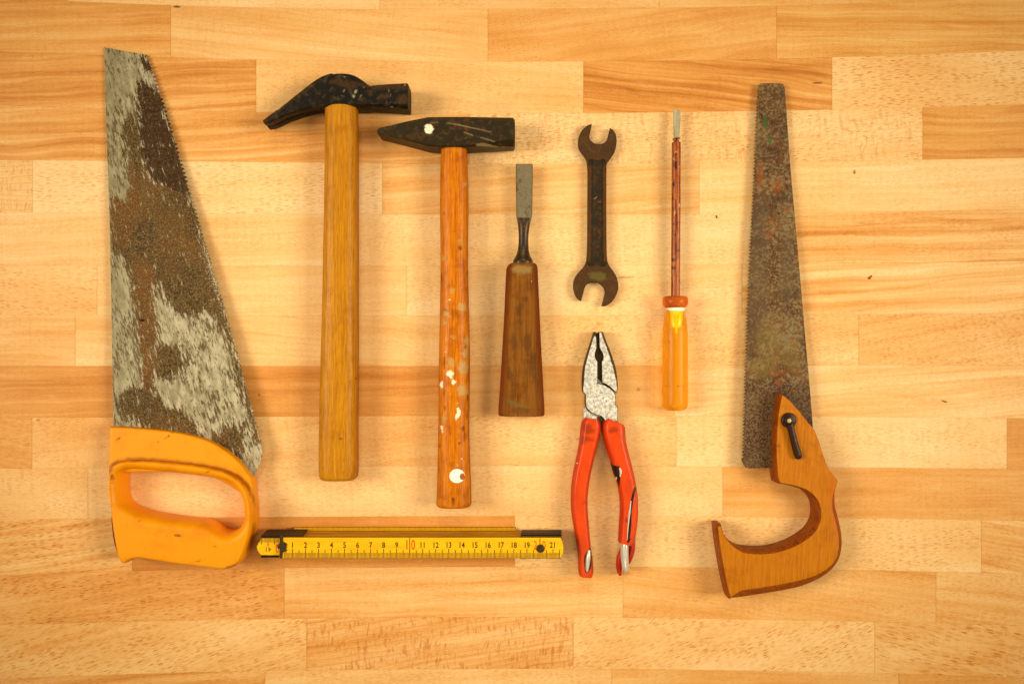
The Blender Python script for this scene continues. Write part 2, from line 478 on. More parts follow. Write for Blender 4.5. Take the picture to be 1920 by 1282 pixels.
    # knots and stains at their places
    def spot(cx, cy, rx, ry, colr, k, soft=.8):
        dx = m.math('DIVIDE', m.math('SUBTRACT', p[0], cx), rx); dy = m.math('DIVIDE', m.math('SUBTRACT', p[1], cy), ry)
        d = m.math('SQRT', m.math('ADD', m.math('MULTIPLY', dx, dx), m.math('MULTIPLY', dy, dy)))
        d = m.math('ADD', d, m.math('MULTIPLY', m.math('SUBTRACT', m.noise(m.co, .12, 3), .5), .6))
        return m.sstep(d, 1.0, 1 - soft, 0, k)
    for cx, cy, rx, ry, cc, k, so in ((1197, 730, 5, 4.5, (.22, .07, .015), .85, .7), (1197, 730, 45, 13, (.66, .34, .10), .45, .95), (1532, 156, 13, 2.2, (.16, .05, .012), .9, .6),
            (1172, 520, 24, 2.0, (.36, .15, .03), .7, .8), (72, 787, 6, 4, (.42, .14, .03), .7, .8), (806, 801, 5, 2.5, (.42, .16, .03), .7, .8),
            (486, 740, 2.2, 1.8, (.14, .05, .01), .9, .6), (533, 936, 14, 2.5, (.5, .22, .06), .5, .8), (1815, 655, 60, 20, (.6, .32, .1), .3, .95), (332, 13, 10, 3, (.12, .06, .02), .9, .6), (880, 75, 26, 40, (.68, .37, .12), .35, .5), (1612, 418, 14, 2, (.5, .22, .06), .6, .8)):
        col = m.mix(spot(cx, cy, rx, ry, cc, k, so), col, cc)
    # glue joints
    e = m.sep(A3.outputs['Vector'])
    jx = m.math('MAXIMUM', m.sstep(e[0], 1.6, .2), m.sstep(e[1], 1.6, .2))
    jy = m.math('MAXIMUM', m.sstep(e[2], 1.2, .1), m.sstep(e[2], 95.8, 96.9))
    jj = m.math('MAXIMUM', m.math('MULTIPLY', jx, .42), m.math('MULTIPLY', jy, .20))
    col = m.mix(jj, col, m.mix(1.0, col, (.60, .42, .24), 'MULTIPLY'))
    m.color(col)
    m.rough(m.lin(amt, 0, 1, .46, .7))
    m.bump(m.math('SUBTRACT', m.math('MULTIPLY', micro, .8), amt), .00012, .35)
    o = link('table_top', bm, m.m)
    o['kind'] = 'structure'
table()

# ------------------------------------------------------------------ shared materials
def wood(name, light, dark, edge=None, along='y', sc_=1.0, rough=.38, spec=.2, dirt=.5, pores=.6, masks=(), side=None, rot=0.0, bump=.5):
    m = M(name, rough, spec)
    v = m.map(m.co, (1, 1, 1), rot=(0, 0, rot))
    v = m.n('ShaderNodeVectorMath', operation='MULTIPLY') if False else v
    g = (.30*sc_, .012*sc_, .30*sc_) if along == 'y' else (.012*sc_, .30*sc_, .30*sc_)
    g2 = (1.1*sc_, .05*sc_, 1.1*sc_) if along == 'y' else (.05*sc_, 1.1*sc_, 1.1*sc_)
    gn = m.noise(m.map(v, g), 1, 4, .6, .4); fn = m.noise(m.map(v, g2), 1, 3, .6)
    t = m.math('ADD', m.math('MULTIPLY', gn, .6), m.math('MULTIPLY', fn, .4))
    col = m.mix(m.sstep(t, .32, .68), light, dark)
    po = m.math('MULTIPLY', m.sstep(m.noise(m.map(v, tuple(q*1.0 for q in g2), loc=(3, 8, 1)), 1, 2, .5), .56, .70), pores)
    col = m.mix(po, col, m.mix(1.0, col, (.55, .42, .30), 'MULTIPLY'))
    dn = m.sstep(m.noise(m.co, .03, 5, .65), .48, .72, 0, dirt)
    col = m.mix(dn, col, m.mix(1.0, col, (.50, .36, .25), 'MULTIPLY'))
    sp = m.sstep(m.noise(m.co, .16, 4, .7), .66, .74, 0, dirt)
    col = m.mix(sp, col, m.mix(1.0, col, (.35, .22, .15), 'MULTIPLY'))
    if side:   # darker flanks painted onto a handle: by the height on the handle
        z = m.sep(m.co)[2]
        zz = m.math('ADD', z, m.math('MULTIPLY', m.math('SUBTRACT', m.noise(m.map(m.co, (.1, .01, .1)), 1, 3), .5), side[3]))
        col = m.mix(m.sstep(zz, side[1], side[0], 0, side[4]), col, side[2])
    h = t
    for nm, cc, soft, amp, ns, k in masks:
        f = m.math('MULTIPLY', paintmask(m, nm, soft, amp, ns), k)
        col = m.mix(f, col, cc); h = m.math('ADD', h, m.math('MULTIPLY', f, 1.5))
    m.color(col); m.rough(m.lin(m.noise(m.co, .1, 3), .3, .7, rough-.08, rough+.14)); m.bump(h, .0003, bump)
    return m
def iron(name, base, rust, hi=(.30, .22, .12), rough=.5, rustamt=.5, spec=.22, masks=(), metal=.0, sc_=1.0, wear=.5):
    m = M(name, rough, spec, metal)
    n1 = m.noise(m.co, .045*sc_, 5, .65); n2 = m.noise(m.co, .35*sc_, 4, .7)
    col = m.mix(m.sstep(m.math('ADD', m.math('MULTIPLY', n1, .7), m.math('MULTIPLY', n2, .3)), .60 - .2*rustamt, .70 - .12*rustamt), base, rust)
    col = m.mix(m.sstep(n2, .44, .62, 0, .5), col, m.mix(1.0, col, (.5, .45, .42), 'MULTIPLY'))
    col = m.mix(m.sstep(m.noise(m.map(m.co, (1, 1, 1), loc=(14, 61, 5)), .06*sc_, 5, .7), .50, .66, 0, wear), col, m.mix(.35, col, hi))
    sp = m.sstep(m.noise(m.map(m.co, (1, 1, 1), loc=(40, 11, 5)), .42*sc_, 3, .75), .66, .74, 0, wear)
    col = m.mix(sp, col, hi)
    h = m.math('ADD', n2, m.math('MULTIPLY', n1, .6))
    for nm, cc, soft, amp, ns, k in masks:
        f = m.math('MULTIPLY', paintmask(m, nm, soft, amp, ns), k)
        col = m.mix(f, col, cc)
    m.color(col); m.rough(m.lin(n2, .3, .7, rough-.12, rough+.15)); m.bump(h, .0003, .55)
    return m
def plain(name, c, rough=.5, spec=.4, metal=0.0, var=.25, bump=.3, scale=.08):
    m = M(name, rough, spec, metal)
    n1 = m.noise(m.co, scale, 5, .65)
    m.color(m.mix(m.sstep(n1, .4, .7, 0, var), c, tuple(q*.45 for q in c)))
    m.rough(m.lin(n1, .3, .7, rough-.06, rough+.1)); m.bump(m.noise(m.co, .5, 3), .0002, bump)
    return m

# ------------------------------------------------------------------ hand saw with the orange grip
def hand_saw():
    t = thing('hand_saw', 'wide hand saw with a paint-streaked rusty blade and an orange plastic closed grip', 'saw', 340, 930)
    # blade outline with teeth on the right edge
    right = [(274, 103), (310, 211), (350, 345), (390, 478), (432, 620), (466, 745), (489, 835)]
    r = smooth(right, 3.0, closed=False)
    teeth = []; d = 0; pitch = 8.0; L = [0]
    for a, b in zip(r[:-1], r[1:]): L.append(L[-1] + math.hypot(b[0]-a[0], b[1]-a[1]))
    def at(s):
        s = max(0, min(L[-1], s))
        for i in range(len(L)-1):
            if L[i+1] >= s:
                u = (s - L[i]) / max(1e-6, L[i+1]-L[i]); a, b = r[i], r[i+1]
                return a[0]+(b[0]-a[0])*u, a[1]+(b[1]-a[1])*u
        return r[-1]
    s = 4.0
    out = [(274, 103)]
    rt = random.Random(3)
    while s < L[-1] - 9:
        x0, y0 = at(s); x1, y1 = at(s + pitch); wear = 1.0 if s < 330 else (.62 + .3*rt.random())
        out.append((x0 - 2.8, y0)); out.append((x0 + 5.2*wear + rt.uniform(-.6, .4), y0 + pitch*.42 + rt.uniform(-.4, .4)))
        s += pitch
    outline = [(195.5, 89)] + [(235, 96.5)] + out + [(492, 853), (484, 876), (473, 897), (455, 905), (360, 880), (260, 860), (213, 850), (210, 640), (206, 430), (200, 250), (196, 130)]
    zf = lambda x, y, z: z + .0012 + .0092 * max(0, (y - 90) / 790.0)
    rustA = [(257,157),(267,150),(283,166),(302,180),(316,215),(338,285),(354,345),(350,366),(322,354),(294,344),(275,319),(265,291),(263,254),(258,210)]
    rustA2 = [(262,104),(274,104),(287,138),(279,136),(268,122)]
    rustB = [(207,372),(226,372),(240,380),(244,340),(236,290),(230,250),(238,222),(258,205),(263,254),(275,319),(294,344),(344,341),(369,405),(389,465),(410,545),(424,607),(410,600),(387,585),(358,594),(340,588),(319,573),(306,558),(292,523),(288,545),(290,588),(298,624),(292,642),(278,650),(260,648),(254,594),(251,544),(239,514),(227,481),(211,467),(209,420)]
    rustC = [(258,640),(280,645),(292,677),(290,719),(300,737),(280,735),(262,715),(266,671)]
    rustD = [(213,760),(233,736),(251,725),(293,731),(307,760),(343,766),(360,784),(376,818),(300,806),(257,800),(251,784),(227,781)]
    rustE = [(397,817),(430,802),(458,792),(455,827),(455,857),(430,845),(405,832)]
    rustF = [(410,560),(424,600),(448,690),(470,760),(489,835),(482,830),(462,765),(440,695),(420,625),(400,575)]
    rustG = [(284,640),(310,645),(335,650),(348,680),(325,715),(300,705),(290,680)]
    dark = [rustA, rustA2]
    m = M('streaked_saw_blade', .5, .22)
    n_fine = m.noise(m.co, .30, 4, .75); n_mid = m.noise(m.map(m.co, (.11, .035, .1), rot=(0, 0, math.radians(14))), 1, 4, .65)
    n_str = m.noise(m.map(m.co, (.22, .042, .2), rot=(0, 0, math.radians(16))), 1, 4, .7)
    n_big = m.noise(m.co, .012, 3)
    v = m.math('ADD', m.attr('rust'), m.math('MULTIPLY', m.math('SUBTRACT', n_str, .5), 84.0))
    v = m.math('ADD', v, m.math('MULTIPLY', m.math('SUBTRACT', n_fine, .5), 34.0))
    rust = m.sstep(v, -4, 3)
    cream = m.mix(m.sstep(n_mid, .35, .65), srgb(186, 174, 140), srgb(138, 126, 92))
    cream = m.mix(m.sstep(m.sep(m.co)[0], 205, 300, .55, 0), cream, srgb(120, 108, 66))
    # dark scratches and pits inside the bare paint
    sc2 = m.noise(m.map(m.co, (.26, .06, .2), rot=(0, 0, math.radians(18)), loc=(9, 4, 0)), 1, 5, .72)
    thr = m.lin(m.noise(m.co, .016, 3), .35, .65, .61, .48)
    pit = m.sstep(m.math('SUBTRACT', sc2, thr), 0.0, .035)
    cream = m.mix(m.math('MULTIPLY', pit, .85), cream, srgb(82, 62, 26))
    cream = m.mix(m.sstep(n_fine, .60, .72, 0, .18), cream, srgb(90, 76, 42))
    brown = m.mix(m.sstep(n_fine, .42, .60), srgb(52, 34, 10), srgb(104, 80, 40))
    brown = m.mix(m.sstep(n_big, .42, .62, 0, .4), brown, srgb(116, 76, 26))
    grit = m.noise(m.map(m.co, (1, 1, 1), loc=(5, 70, 0)), .42, 3, .8)
    brown = m.mix(m.sstep(grit, .57, .68, 0, .85), brown, srgb(172, 148, 100))
    dk = m.sstep(m.math('ADD', m.attr('dark'), m.math('MULTIPLY', m.math('SUBTRACT', n_str, .5), 9.0)), -1.5, 1.5)
    brown = m.mix(m.math('MULTIPLY', dk, .88), brown, m.mix(m.sstep(n_fine, .45, .65), srgb(46, 24, 6), srgb(84, 58, 22)))
    og = m.sstep(m.math('ADD', m.attr('ochre'), m.math('MULTIPLY', m.math('SUBTRACT', n_str, .5), 14.0)), -5, 5, 0, .5)
    brown = m.mix(og, brown, m.mix(m.sstep(grit, .5, .64), srgb(104, 60, 14), srgb(150, 116, 60)))
    col = m.mix(rust, cream, brown)
    sg = m.sstep(m.math('ADD', m.attr('shine'), m.math('MULTIPLY', m.math('SUBTRACT', grit, .56), 110.0)), 0, 4, 0, .8)
    col = m.mix(sg, col, srgb(205, 196, 168))
    bl = m.sstep(m.attr('blot'), -.6, .8, 0, .95)
    col = m.mix(bl, col, srgb(26, 16, 6))
    m.color(col); m.rough(m.lin(rust, 0, 1, .42, .62)); m.bump(m.math('ADD', n_fine, m.math('MULTIPLY', rust, -.8)), .0003, .6)
    bm = plate([outline], [(0, 0.0), (0, .0011)], .0011, grid=5.0, zf=zf)
    link('blade', bm, m.m, t, masks={'rust': [rustA, rustA2, rustB, rustC, rustD, rustE, rustF, rustG],
        'dark': [rustA, rustA2],
        'ochre': [rustC, [(205,365),(250,300),(262,380),(240,470),(212,450)], [(255,500),(290,500),(292,620),(262,640)]],
        'shine': [[(376,430),(396,480),(424,585),(412,570),(388,500)]],
        'blot': [ell(266, 600, 7, 3.5, 10, wob=.3), ell(242, 226, 2, 2)]})
    # handle
    om = M('orange_plastic', .42, .35)
    a = om.noise(om.co, .022, 4, .6); b_ = om.noise(om.map(om.co, (.5, .12, .3), rot=(0, 0, 1.2)), 1, 4, .7)
    c = om.mix(om.sstep(a, .45, .72, 0, .5), srgb(236, 148, 0), srgb(206, 116, 0))
    c = om.mix(om.sstep(b_, .68, .74, 0, .65), c, srgb(110, 56, 10))
    c = om.mix(om.math('MULTIPLY', paintmask(om, 'scuff', 1.4, 5, .3), .85), c, srgb(120, 62, 12))
    c = om.mix(om.sstep(om.math('ADD', om.attr('edge_shade'), om.math('MULTIPLY', om.math('SUBTRACT', om.noise(om.co, .08, 4, .65), .5), 8.0)), -4, 1.5, 0, .62), c, srgb(120, 60, 8))  # shade along the groove and rounded lower right edge, painted in brown
    ed = om.sstep(om.noise(om.co, .2, 4, .7), .60, .70, 0, .4)
    c = om.mix(ed, c, srgb(170, 92, 10))
    om.color(c); om.bump(om.math('ADD', b_, om.noise(om.co, .3, 3)), .0002, .25)
    scuff = [ell(316, 817, 12, 1.6, -38), ell(296, 828, 4, 1.5), ell(333, 1003, 9, 2.6, 4), ell(222, 822, 6, 2, -30), ell(262, 975, 5, 1.2, -30), ell(390, 884, 6, 1.3, -15), ell(370, 1052, 16, 1.2, -14), ell(403, 1024, 5, 1, 10), ell(210, 898, 4, 10, 0, wob=.3), ell(425, 843, 4, 2, 20)]
    plateo = smooth([(206.5,800,1),(240,801),(300,806),(350,814),(390,826),(420,842),(445,862),(462,882),(472,899),(475,925),(476,950,1),(460,930),(400,895),(330,885),(240,885),(205,892,1),(205,850)], 5)
    bm = plate([plateo], [(1.5, .004), (0, .0055), (0, .0168), (.8, .0182), (2.6, .0188)], .0168, grid=4.5)
    ring = smooth([(205,900),(205.5,886),(209,874),(219,866),(240,862),(280,862),(330,866),(380,872),(420,881),(447,895),(463,914),(471,938),(474,965),(473,990),(467,1015),(459,1038),(449,1055),(435,1064),(420,1066.5),(380,1062),(330,1056),(290,1050),(262,1046),(247,1049),(236,1056),(228,1052),(222,1040),(216,1010),(211,975),(207,930)], 4)
    hole = smooth([(226,889),(240,881.5),(280,883),(320,887.5),(367,893),(405,899),(430,908),(446,924),(454,945),(455,972),(450,986),(440,996),(425,1001),(411,998),(396,987),(381,980),(355,977),(320,973),(280,966),(258,960),(233,947),(224,930),(223,908)], 4)
    Z = .013
    rings = [((4, 2), .0005), ((1, .5), .003), ((0, 0), .008), ((0, .3), .014), ((.5, 1.4), .0180), ((1.2, 3.6), .0214), ((2.4, 7.0), .0239), ((4.0, 11.6), .0253), ((5.4, 14.2), .0256)]
    plate([ring, hole], rings, .0215, bm=bm, grid=4.5)
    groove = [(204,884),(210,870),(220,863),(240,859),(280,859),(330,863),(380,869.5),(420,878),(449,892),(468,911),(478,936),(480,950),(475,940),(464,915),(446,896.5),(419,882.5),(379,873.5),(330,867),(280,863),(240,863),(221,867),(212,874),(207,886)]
    rim = [(236,889),(247,884.5),(280,885.5),(320,890),(367,895.5),(405,901.5),(429,910.5),(446,926),(455,946),(457,970),(451,982),(440,990),(425,995),(412,992),(397,982),(382,975),(355,972),(320,968),(280,961),(260,955),(242,942),(236,930),(233,910)]
    link('handle', bm, om.m, t, angle=50, masks={'scuff': scuff, 'edge_shade': [groove, ell(440, 1062, 18, 3, -10), ell(474, 1010, 3, 30, 5)]})
    sm = plain('dark_red_seam', srgb(120, 38, 6), .4)
    bm = plate([smooth([(209.5,968,1),(211,990),(214,1012),(221,1036),(226,1041,1),(236,1040,1),(228,1000),(222,968,1)], 4)], [(0, .002), (0, .0125), (1, .0135)], .012)
    link('handle_seam', bm, sm.m, t)
hand_saw()

# ------------------------------------------------------------------ claw hammer
def claw_hammer():
    t = thing('claw_hammer', 'claw hammer with black curved claw head and thick plain yellow-brown handle', 'hammer', 640, 550)
    im = iron('black_forged_head', srgb(22, 18, 8), srgb(66, 38, 12), hi=srgb(150, 124, 84), rough=.48, rustamt=.34, wear=.36, spec=.2, sc_=1.5,
              masks=(('nick', srgb(170, 154, 112), .9, 3.4, .5, .7), ('edge_rust', srgb(82, 52, 18), 4, 12, .25, .5)))
    nick = [ell(667,172,2.2,4.5,22,wob=.3), ell(663,181,2.4,3,10,wob=.3), ell(645,171,.9,4,20), ell(612,179,.8,5,40), ell(677,180,.9,4,40), ell(642,180,5,.7,5),
            ell(605,148,4,.8,-8), ell(600,153,6,.8,-8,wob=.4), ell(657.5,196,1.4,1.4), ell(733,177,1,3,20), ell(759,159.5,2,2.2), ell(735,201,3,1.5), ell(682,164,2,1.2), ell(646,144.5,3,.9), ell(729,169,.8,3,15)]
    er = [[(600,150),(640,150),(700,160),(765,160),(765,168),(700,166),(670,160),(630,157),(598,158)], ell(755,188,12,10), ell(720,181,6,4), ell(694,175,4,4), ell(650,160,22,4,8)]
    body = smooth([(617,141.5,1),(634,139),(651.6,139.5),(665,142.7),(677,149.5),(687.6,157.3),(696,163),(706,165,1),(706,199.5,1),(693,199.8),(682.5,201),(669,200),(651.6,199.5),(634,199.5),(618,200,1)], 3)
    bm = plate([body], [(2.0, .001), (0, .003), (0, .0225), (.8, .0245), (2.4, .0256)], .0225, grid=2.6)
    # poll: short neck flaring to the striking face
    def poll(x, yc, hy, zc, hz, ch):
        k = S*(H-.0225)/H; c = W(x, yc, .0225); c.z = zc; a = hy*k; cy_ = ch*a; cz = ch*hz
        return [c + Vector((0, q, r_)) for q, r_ in ((a, -hz+cz), (a, hz-cz), (a-cy_, hz), (-a+cy_, hz), (-a, hz-cz), (-a, -hz+cz), (-a+cy_, -hz), (a-cy_, -hz))]
    def pl(x, y0, y1, hz, ch): return poll(x, (y0+y1)/2, (y1-y0)/2, .0135, hz, ch)
    secs = [pl(690, 163, 198.5, .0108, .10), pl(700, 162, 199.8, .0119, .10), pl(712, 160.5, 200, .0123, .14), pl(730, 159, 201.2, .0125, .19), pl(746, 157.8, 202.8, .0127, .24), pl(760, 156.8, 204.5, .0128, .28), pl(763.5, 156.8, 204.8, .0127, .28), pl(765.5, 158.5, 203.5, .0117, .28)]
    rr_ = []
    for a_, b_ in zip(secs[:-1], secs[1:]):
        m_ = max(1, int((b_[0]-a_[0]).length / (2.6*S)))
        for j in range(m_): rr_.append([p.lerp(q, j/m_) for p, q in zip(a_, b_)])
    rr_.append(secs[-1]); f_ = []
    for r in rr_:
        o_ = []
        for i in range(8):
            kk = 14 if i == 2 else (6 if i in (0, 4) else 3)
            for j in range(kk): o_.append(r[i].lerp(r[(i+1) % 8], j/kk))
        f_.append(o_)
    loft(bm, f_)
    hd = link('head', bm, im.m, t, masks={'nick': nick, 'edge_rust': er})
    # two claws, one above the other, parting towards the tips
    for up in (1, 0):
        q = 0 if up else 1
        dy = (0 if up else 2.0)
        cl = smooth([(624,138.6,1),(617,140),(603.5,145),(590,153),(576,163.5),(552,182.5),(528,201.5),(505.7,217.3),(492.5+q,227.5+dy,1),(496+q,233+dy,1),(514,228.4+dy),(531.5,219.8+dy),(549,213+dy),(566,208+dy*.6),(583,204.3),(600,202),(624,199.5,1)], 4)
        tip = lambda x: max(0, min(1, (604-x)/110))
        if up: zz = lambda x, y, z: z - .0005*tip(x) + (.0022*tip(x)**.5 if z < .018 else 0); rg = [(1.2, .0139), (0, .0149), (0, .0228), (.8, .0247), (2.2, .0254)]
        else: zz = lambda x, y, z: z + (-.0022*tip(x)**.5 if z > .008 else 0); rg = [(2, .0012), (0, .003), (0, .0118), (.8, .0129), (1.6, .0133)]
        b2 = plate([cl], rg, .0228 if up else .0212, zf=zz, grid=2.8)
        link('claw', b2, im.m, t, masks={'nick': [ell(523,205,4,1,-35), ell(494,231,1.5,1.5)], 'edge_rust': [[(590,153),(552,182),(500,222),(500,226),(552,187),(590,158)], ell(497,229,5,5)]})
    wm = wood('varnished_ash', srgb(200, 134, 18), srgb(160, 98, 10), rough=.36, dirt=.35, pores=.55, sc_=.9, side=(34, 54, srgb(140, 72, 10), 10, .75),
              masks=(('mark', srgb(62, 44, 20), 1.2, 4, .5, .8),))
    P = [(641, 196, 29.5, .0135, .0118), (641, 203, 30, .0135, .0120), (641.3, 300, 30.8, .0135, .0122), (640.5, 400, 31.6, .0135, .0124), (639.5, 500, 32.6, .0135, .0125), (638.5, 600, 33.6, .0135, .0127), (637, 700, 35, .0135, .013), (635.5, 800, 35.7, .0135, .013), (635.3, 880, 36.2, .0135, .013), (635.3, 898.5, 35.6, .0135, .0128)]
    P = [(a, b, c, .0135, d) for a, b, c, _, d in P]
    bm = sweep(P, n=40, e=2.9, step=8, round_ends=(0, 9))
    link('handle', bm, wm.m, t, masks={'mark': [ell(618,563,3,1.5,20), ell(625,560,3.5,1.2,-10), ell(621,567,3,1), ell(667,708,2.5,3.5), ell(626,480,1.2,.9), ell(640,824,9,3,30,wob=.3)]})
claw_hammer()

# ------------------------------------------------------------------ cross-peen hammer
def peen_hammer():
    t = thing('peen_hammer', 'cross-peen hammer with wedge head and orange handle spattered with white paint', 'hammer', 851, 600)
    sp = [ell(805,243,7.5,9,-10,wob=.28), ell(800,236,4,3,wob=.3)]
    scr = [[(838,230),(860,233),(890,240),(920,247),(920,248.5),(890,242),(858,235.5),(836,231)], [(870,247),(888,253.5),(886,255),(868,248.5)], [(901,257),(929,265),(928,266.6),(900,258.6)],
           [(892,270),(905,268),(920,271),(936,276),(932,277),(910,275),(893,274)], ell(874,259,4,.7,-30), ell(818,277,1.5,2), ell(944,276,3,1), [(806,230),(822,229),(823,230.5),(806,232)]]
    im = iron('dark_forged_head', srgb(42, 33, 13), srgb(84, 46, 14), hi=srgb(124, 98, 52), rough=.42, rustamt=.45, wear=.5, sc_=1.5,
              masks=(('splash', srgb(240, 224, 190), .8, 9, .5, .95), ('scratch', srgb(150, 128, 84), .9, 3.0, .5, .6)))
    def sec(x, y0, y1, hz, ch, zc=.0145):
        yc = (y0+y1)/2; hy = (y1-y0)/2; k = S*(H-zc)/H; c = W(x, yc, zc); a = hy*k
        cy_, cz = ch*a, ch*hz
        out = []
        for q, r_ in ((a, -hz+cz), (a, hz-cz), (a-cy_, hz), (-a+cy_, hz), (-a, hz-cz), (-a, -hz+cz), (-a+cy_, -hz), (a-cy_, -hz)):
            out.append(c + Vector((0, q, r_)))
        return out
    S_ = [sec(711.5, 250, 256, .0115, .25), sec(714, 247.5, 258, .0125, .2), sec(722, 245.5, 259.5, .0128, .13), sec(752, 238.5, 266.5, .0130, .09), sec(784, 231.5, 275, .0130, .08), sec(804, 227.6, 280.5, .0130, .08),
          sec(822, 227.2, 282, .0130, .08), sec(850, 227, 282, .0130, .08), sec(880, 226.8, 281.8, .0130, .10), sec(905, 226.5, 281, .0130, .20), sec(935, 226.2, 280, .0130, .31), sec(959, 226, 279.5, .0130, .38), sec(963, 226.8, 279, .0126, .38), sec(965.5, 230, 276, .0112, .38)]
    # subdivide along x so masks stay crisp
    rings = []
    for a, b in zip(S_[:-1], S_[1:]):
        m_ = max(1, int((b[0]-a[0]).length / (2.2*S)))
        for j in range(m_): rings.append([p.lerp(q, j/m_) for p, q in zip(a, b)])
    rings.append(S_[-1])
    # refine every flat into strips
    fine = []
    for r in rings:
        rr = []
        for i in range(8):
            a, b = r[i], r[(i+1) % 8]; k = 10 if i in (2, 6) else (6 if i in (0, 4) else 2)
            k = 26 if i == 2 else k
            for j in range(k): rr.append(a.lerp(b, j/k))
        fine.append(rr)
    bm = bmesh.new(); loft(bm, fine)
    link('head', bm, im.m, t, angle=25, masks={'splash': sp, 'scratch': scr})
    white = [ell(844,700,7.5,6,20,wob=.3), ell(846,707,3,4), ell(851,716,4.5,4.5,30,wob=.3), ell(828,722,3.2,7.5,-5,wob=.25), [(856,762),(861,764),(864,772),(862,780),(857,786),(856,789),(853,784),(854,778),(857,773)], ell(857.5,756,1.8,1.8),
             ell(856.5,872.5,2.6,2.6), ell(844,563,4,1.4,30), ell(851,801,2.6,1,-50), ell(829,802,2,4,wob=.3), ell(827,800,1.5,2.5), ell(829.5,809,1.8,2.6), ell(846,739,1.2,4), ell(852,755,.8,1.5), ell(866,861,2.2,2,20,wob=.3), ell(835,660,2.4,1,30)]
    moon = [p for p in ell(857, 892, 14.5, 13.3, n=30)]
    bite = ell(866.5, 893, 5.2, 6, n=12, wob=.18)
    glue = [ell(868,689,10,14,0,wob=.15), ell(866,575,8,9,20,wob=.3), ell(836,588,9,6,30,wob=.35), ell(833,605,4,6,wob=.3), ell(866,732,11,10,0,wob=.22), ell(845,680,7,9,wob=.3), ell(872,662,6,9,wob=.4), ell(832,786,4,9,wob=.3), ell(877,640,3,12,wob=.3), ell(848,545,6,5,wob=.4), ell(873,640,3,5), ell(864,452,5,5,wob=.5), ell(833,484,5,4,wob=.5), ell(872,347,4,4,wob=.4), ell(850,632,5,3,wob=.4)]
    dark = [ell(863,465,3.6,4,wob=.3), ell(868,803,2.6,7,8,wob=.3), ell(862,831,3.4,2,-35,wob=.3), ell(834,765,1.5,6), ell(877,745,1.6,8), ell(848,855,1,6), ell(833,735,1.2,9), ell(876,512,1.5,5), ell(828,520,1.2,9), ell(850,938,3,9,wob=.3), ell(833,680,1.2,12), ell(852,434,4,.8), ell(833,400,1,6), ell(876,780,1.2,7), ell(825,835,1.5,4)]
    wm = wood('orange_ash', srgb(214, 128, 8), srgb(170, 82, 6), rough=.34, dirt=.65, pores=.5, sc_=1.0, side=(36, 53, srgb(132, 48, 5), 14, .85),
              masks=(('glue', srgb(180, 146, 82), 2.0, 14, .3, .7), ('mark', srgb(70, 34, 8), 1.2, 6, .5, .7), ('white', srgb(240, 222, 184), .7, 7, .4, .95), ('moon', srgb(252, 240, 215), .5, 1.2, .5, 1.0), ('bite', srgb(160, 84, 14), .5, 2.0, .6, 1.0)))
    E = [(280,827,876),(285,827,876),(320,826,877),(350,825.5,878),(400,825.5,878.5),(450,826,877.7),(500,826.2,877.7),(550,825.7,878.5),(600,824.7,880),(650,823.7,881),(700,823,881),(750,822.7,880.5),(800,822,880),(850,821,881),(900,820,883),(940,818.5,884),(949,818.5,884)]
    P = [((l+r)/2, y, (r-l)/2, .0145, .0105 + max(0, (r-l)-50)*.00012) for y, l, r in E]
    bm = sweep(P, n=56, e=2.5, step=3.2, round_ends=(0, 6))
    link('handle', bm, wm.m, t, masks={'glue': glue, 'mark': dark, 'white': white, 'moon': [moon], 'bite': [bite]})
peen_hammer()

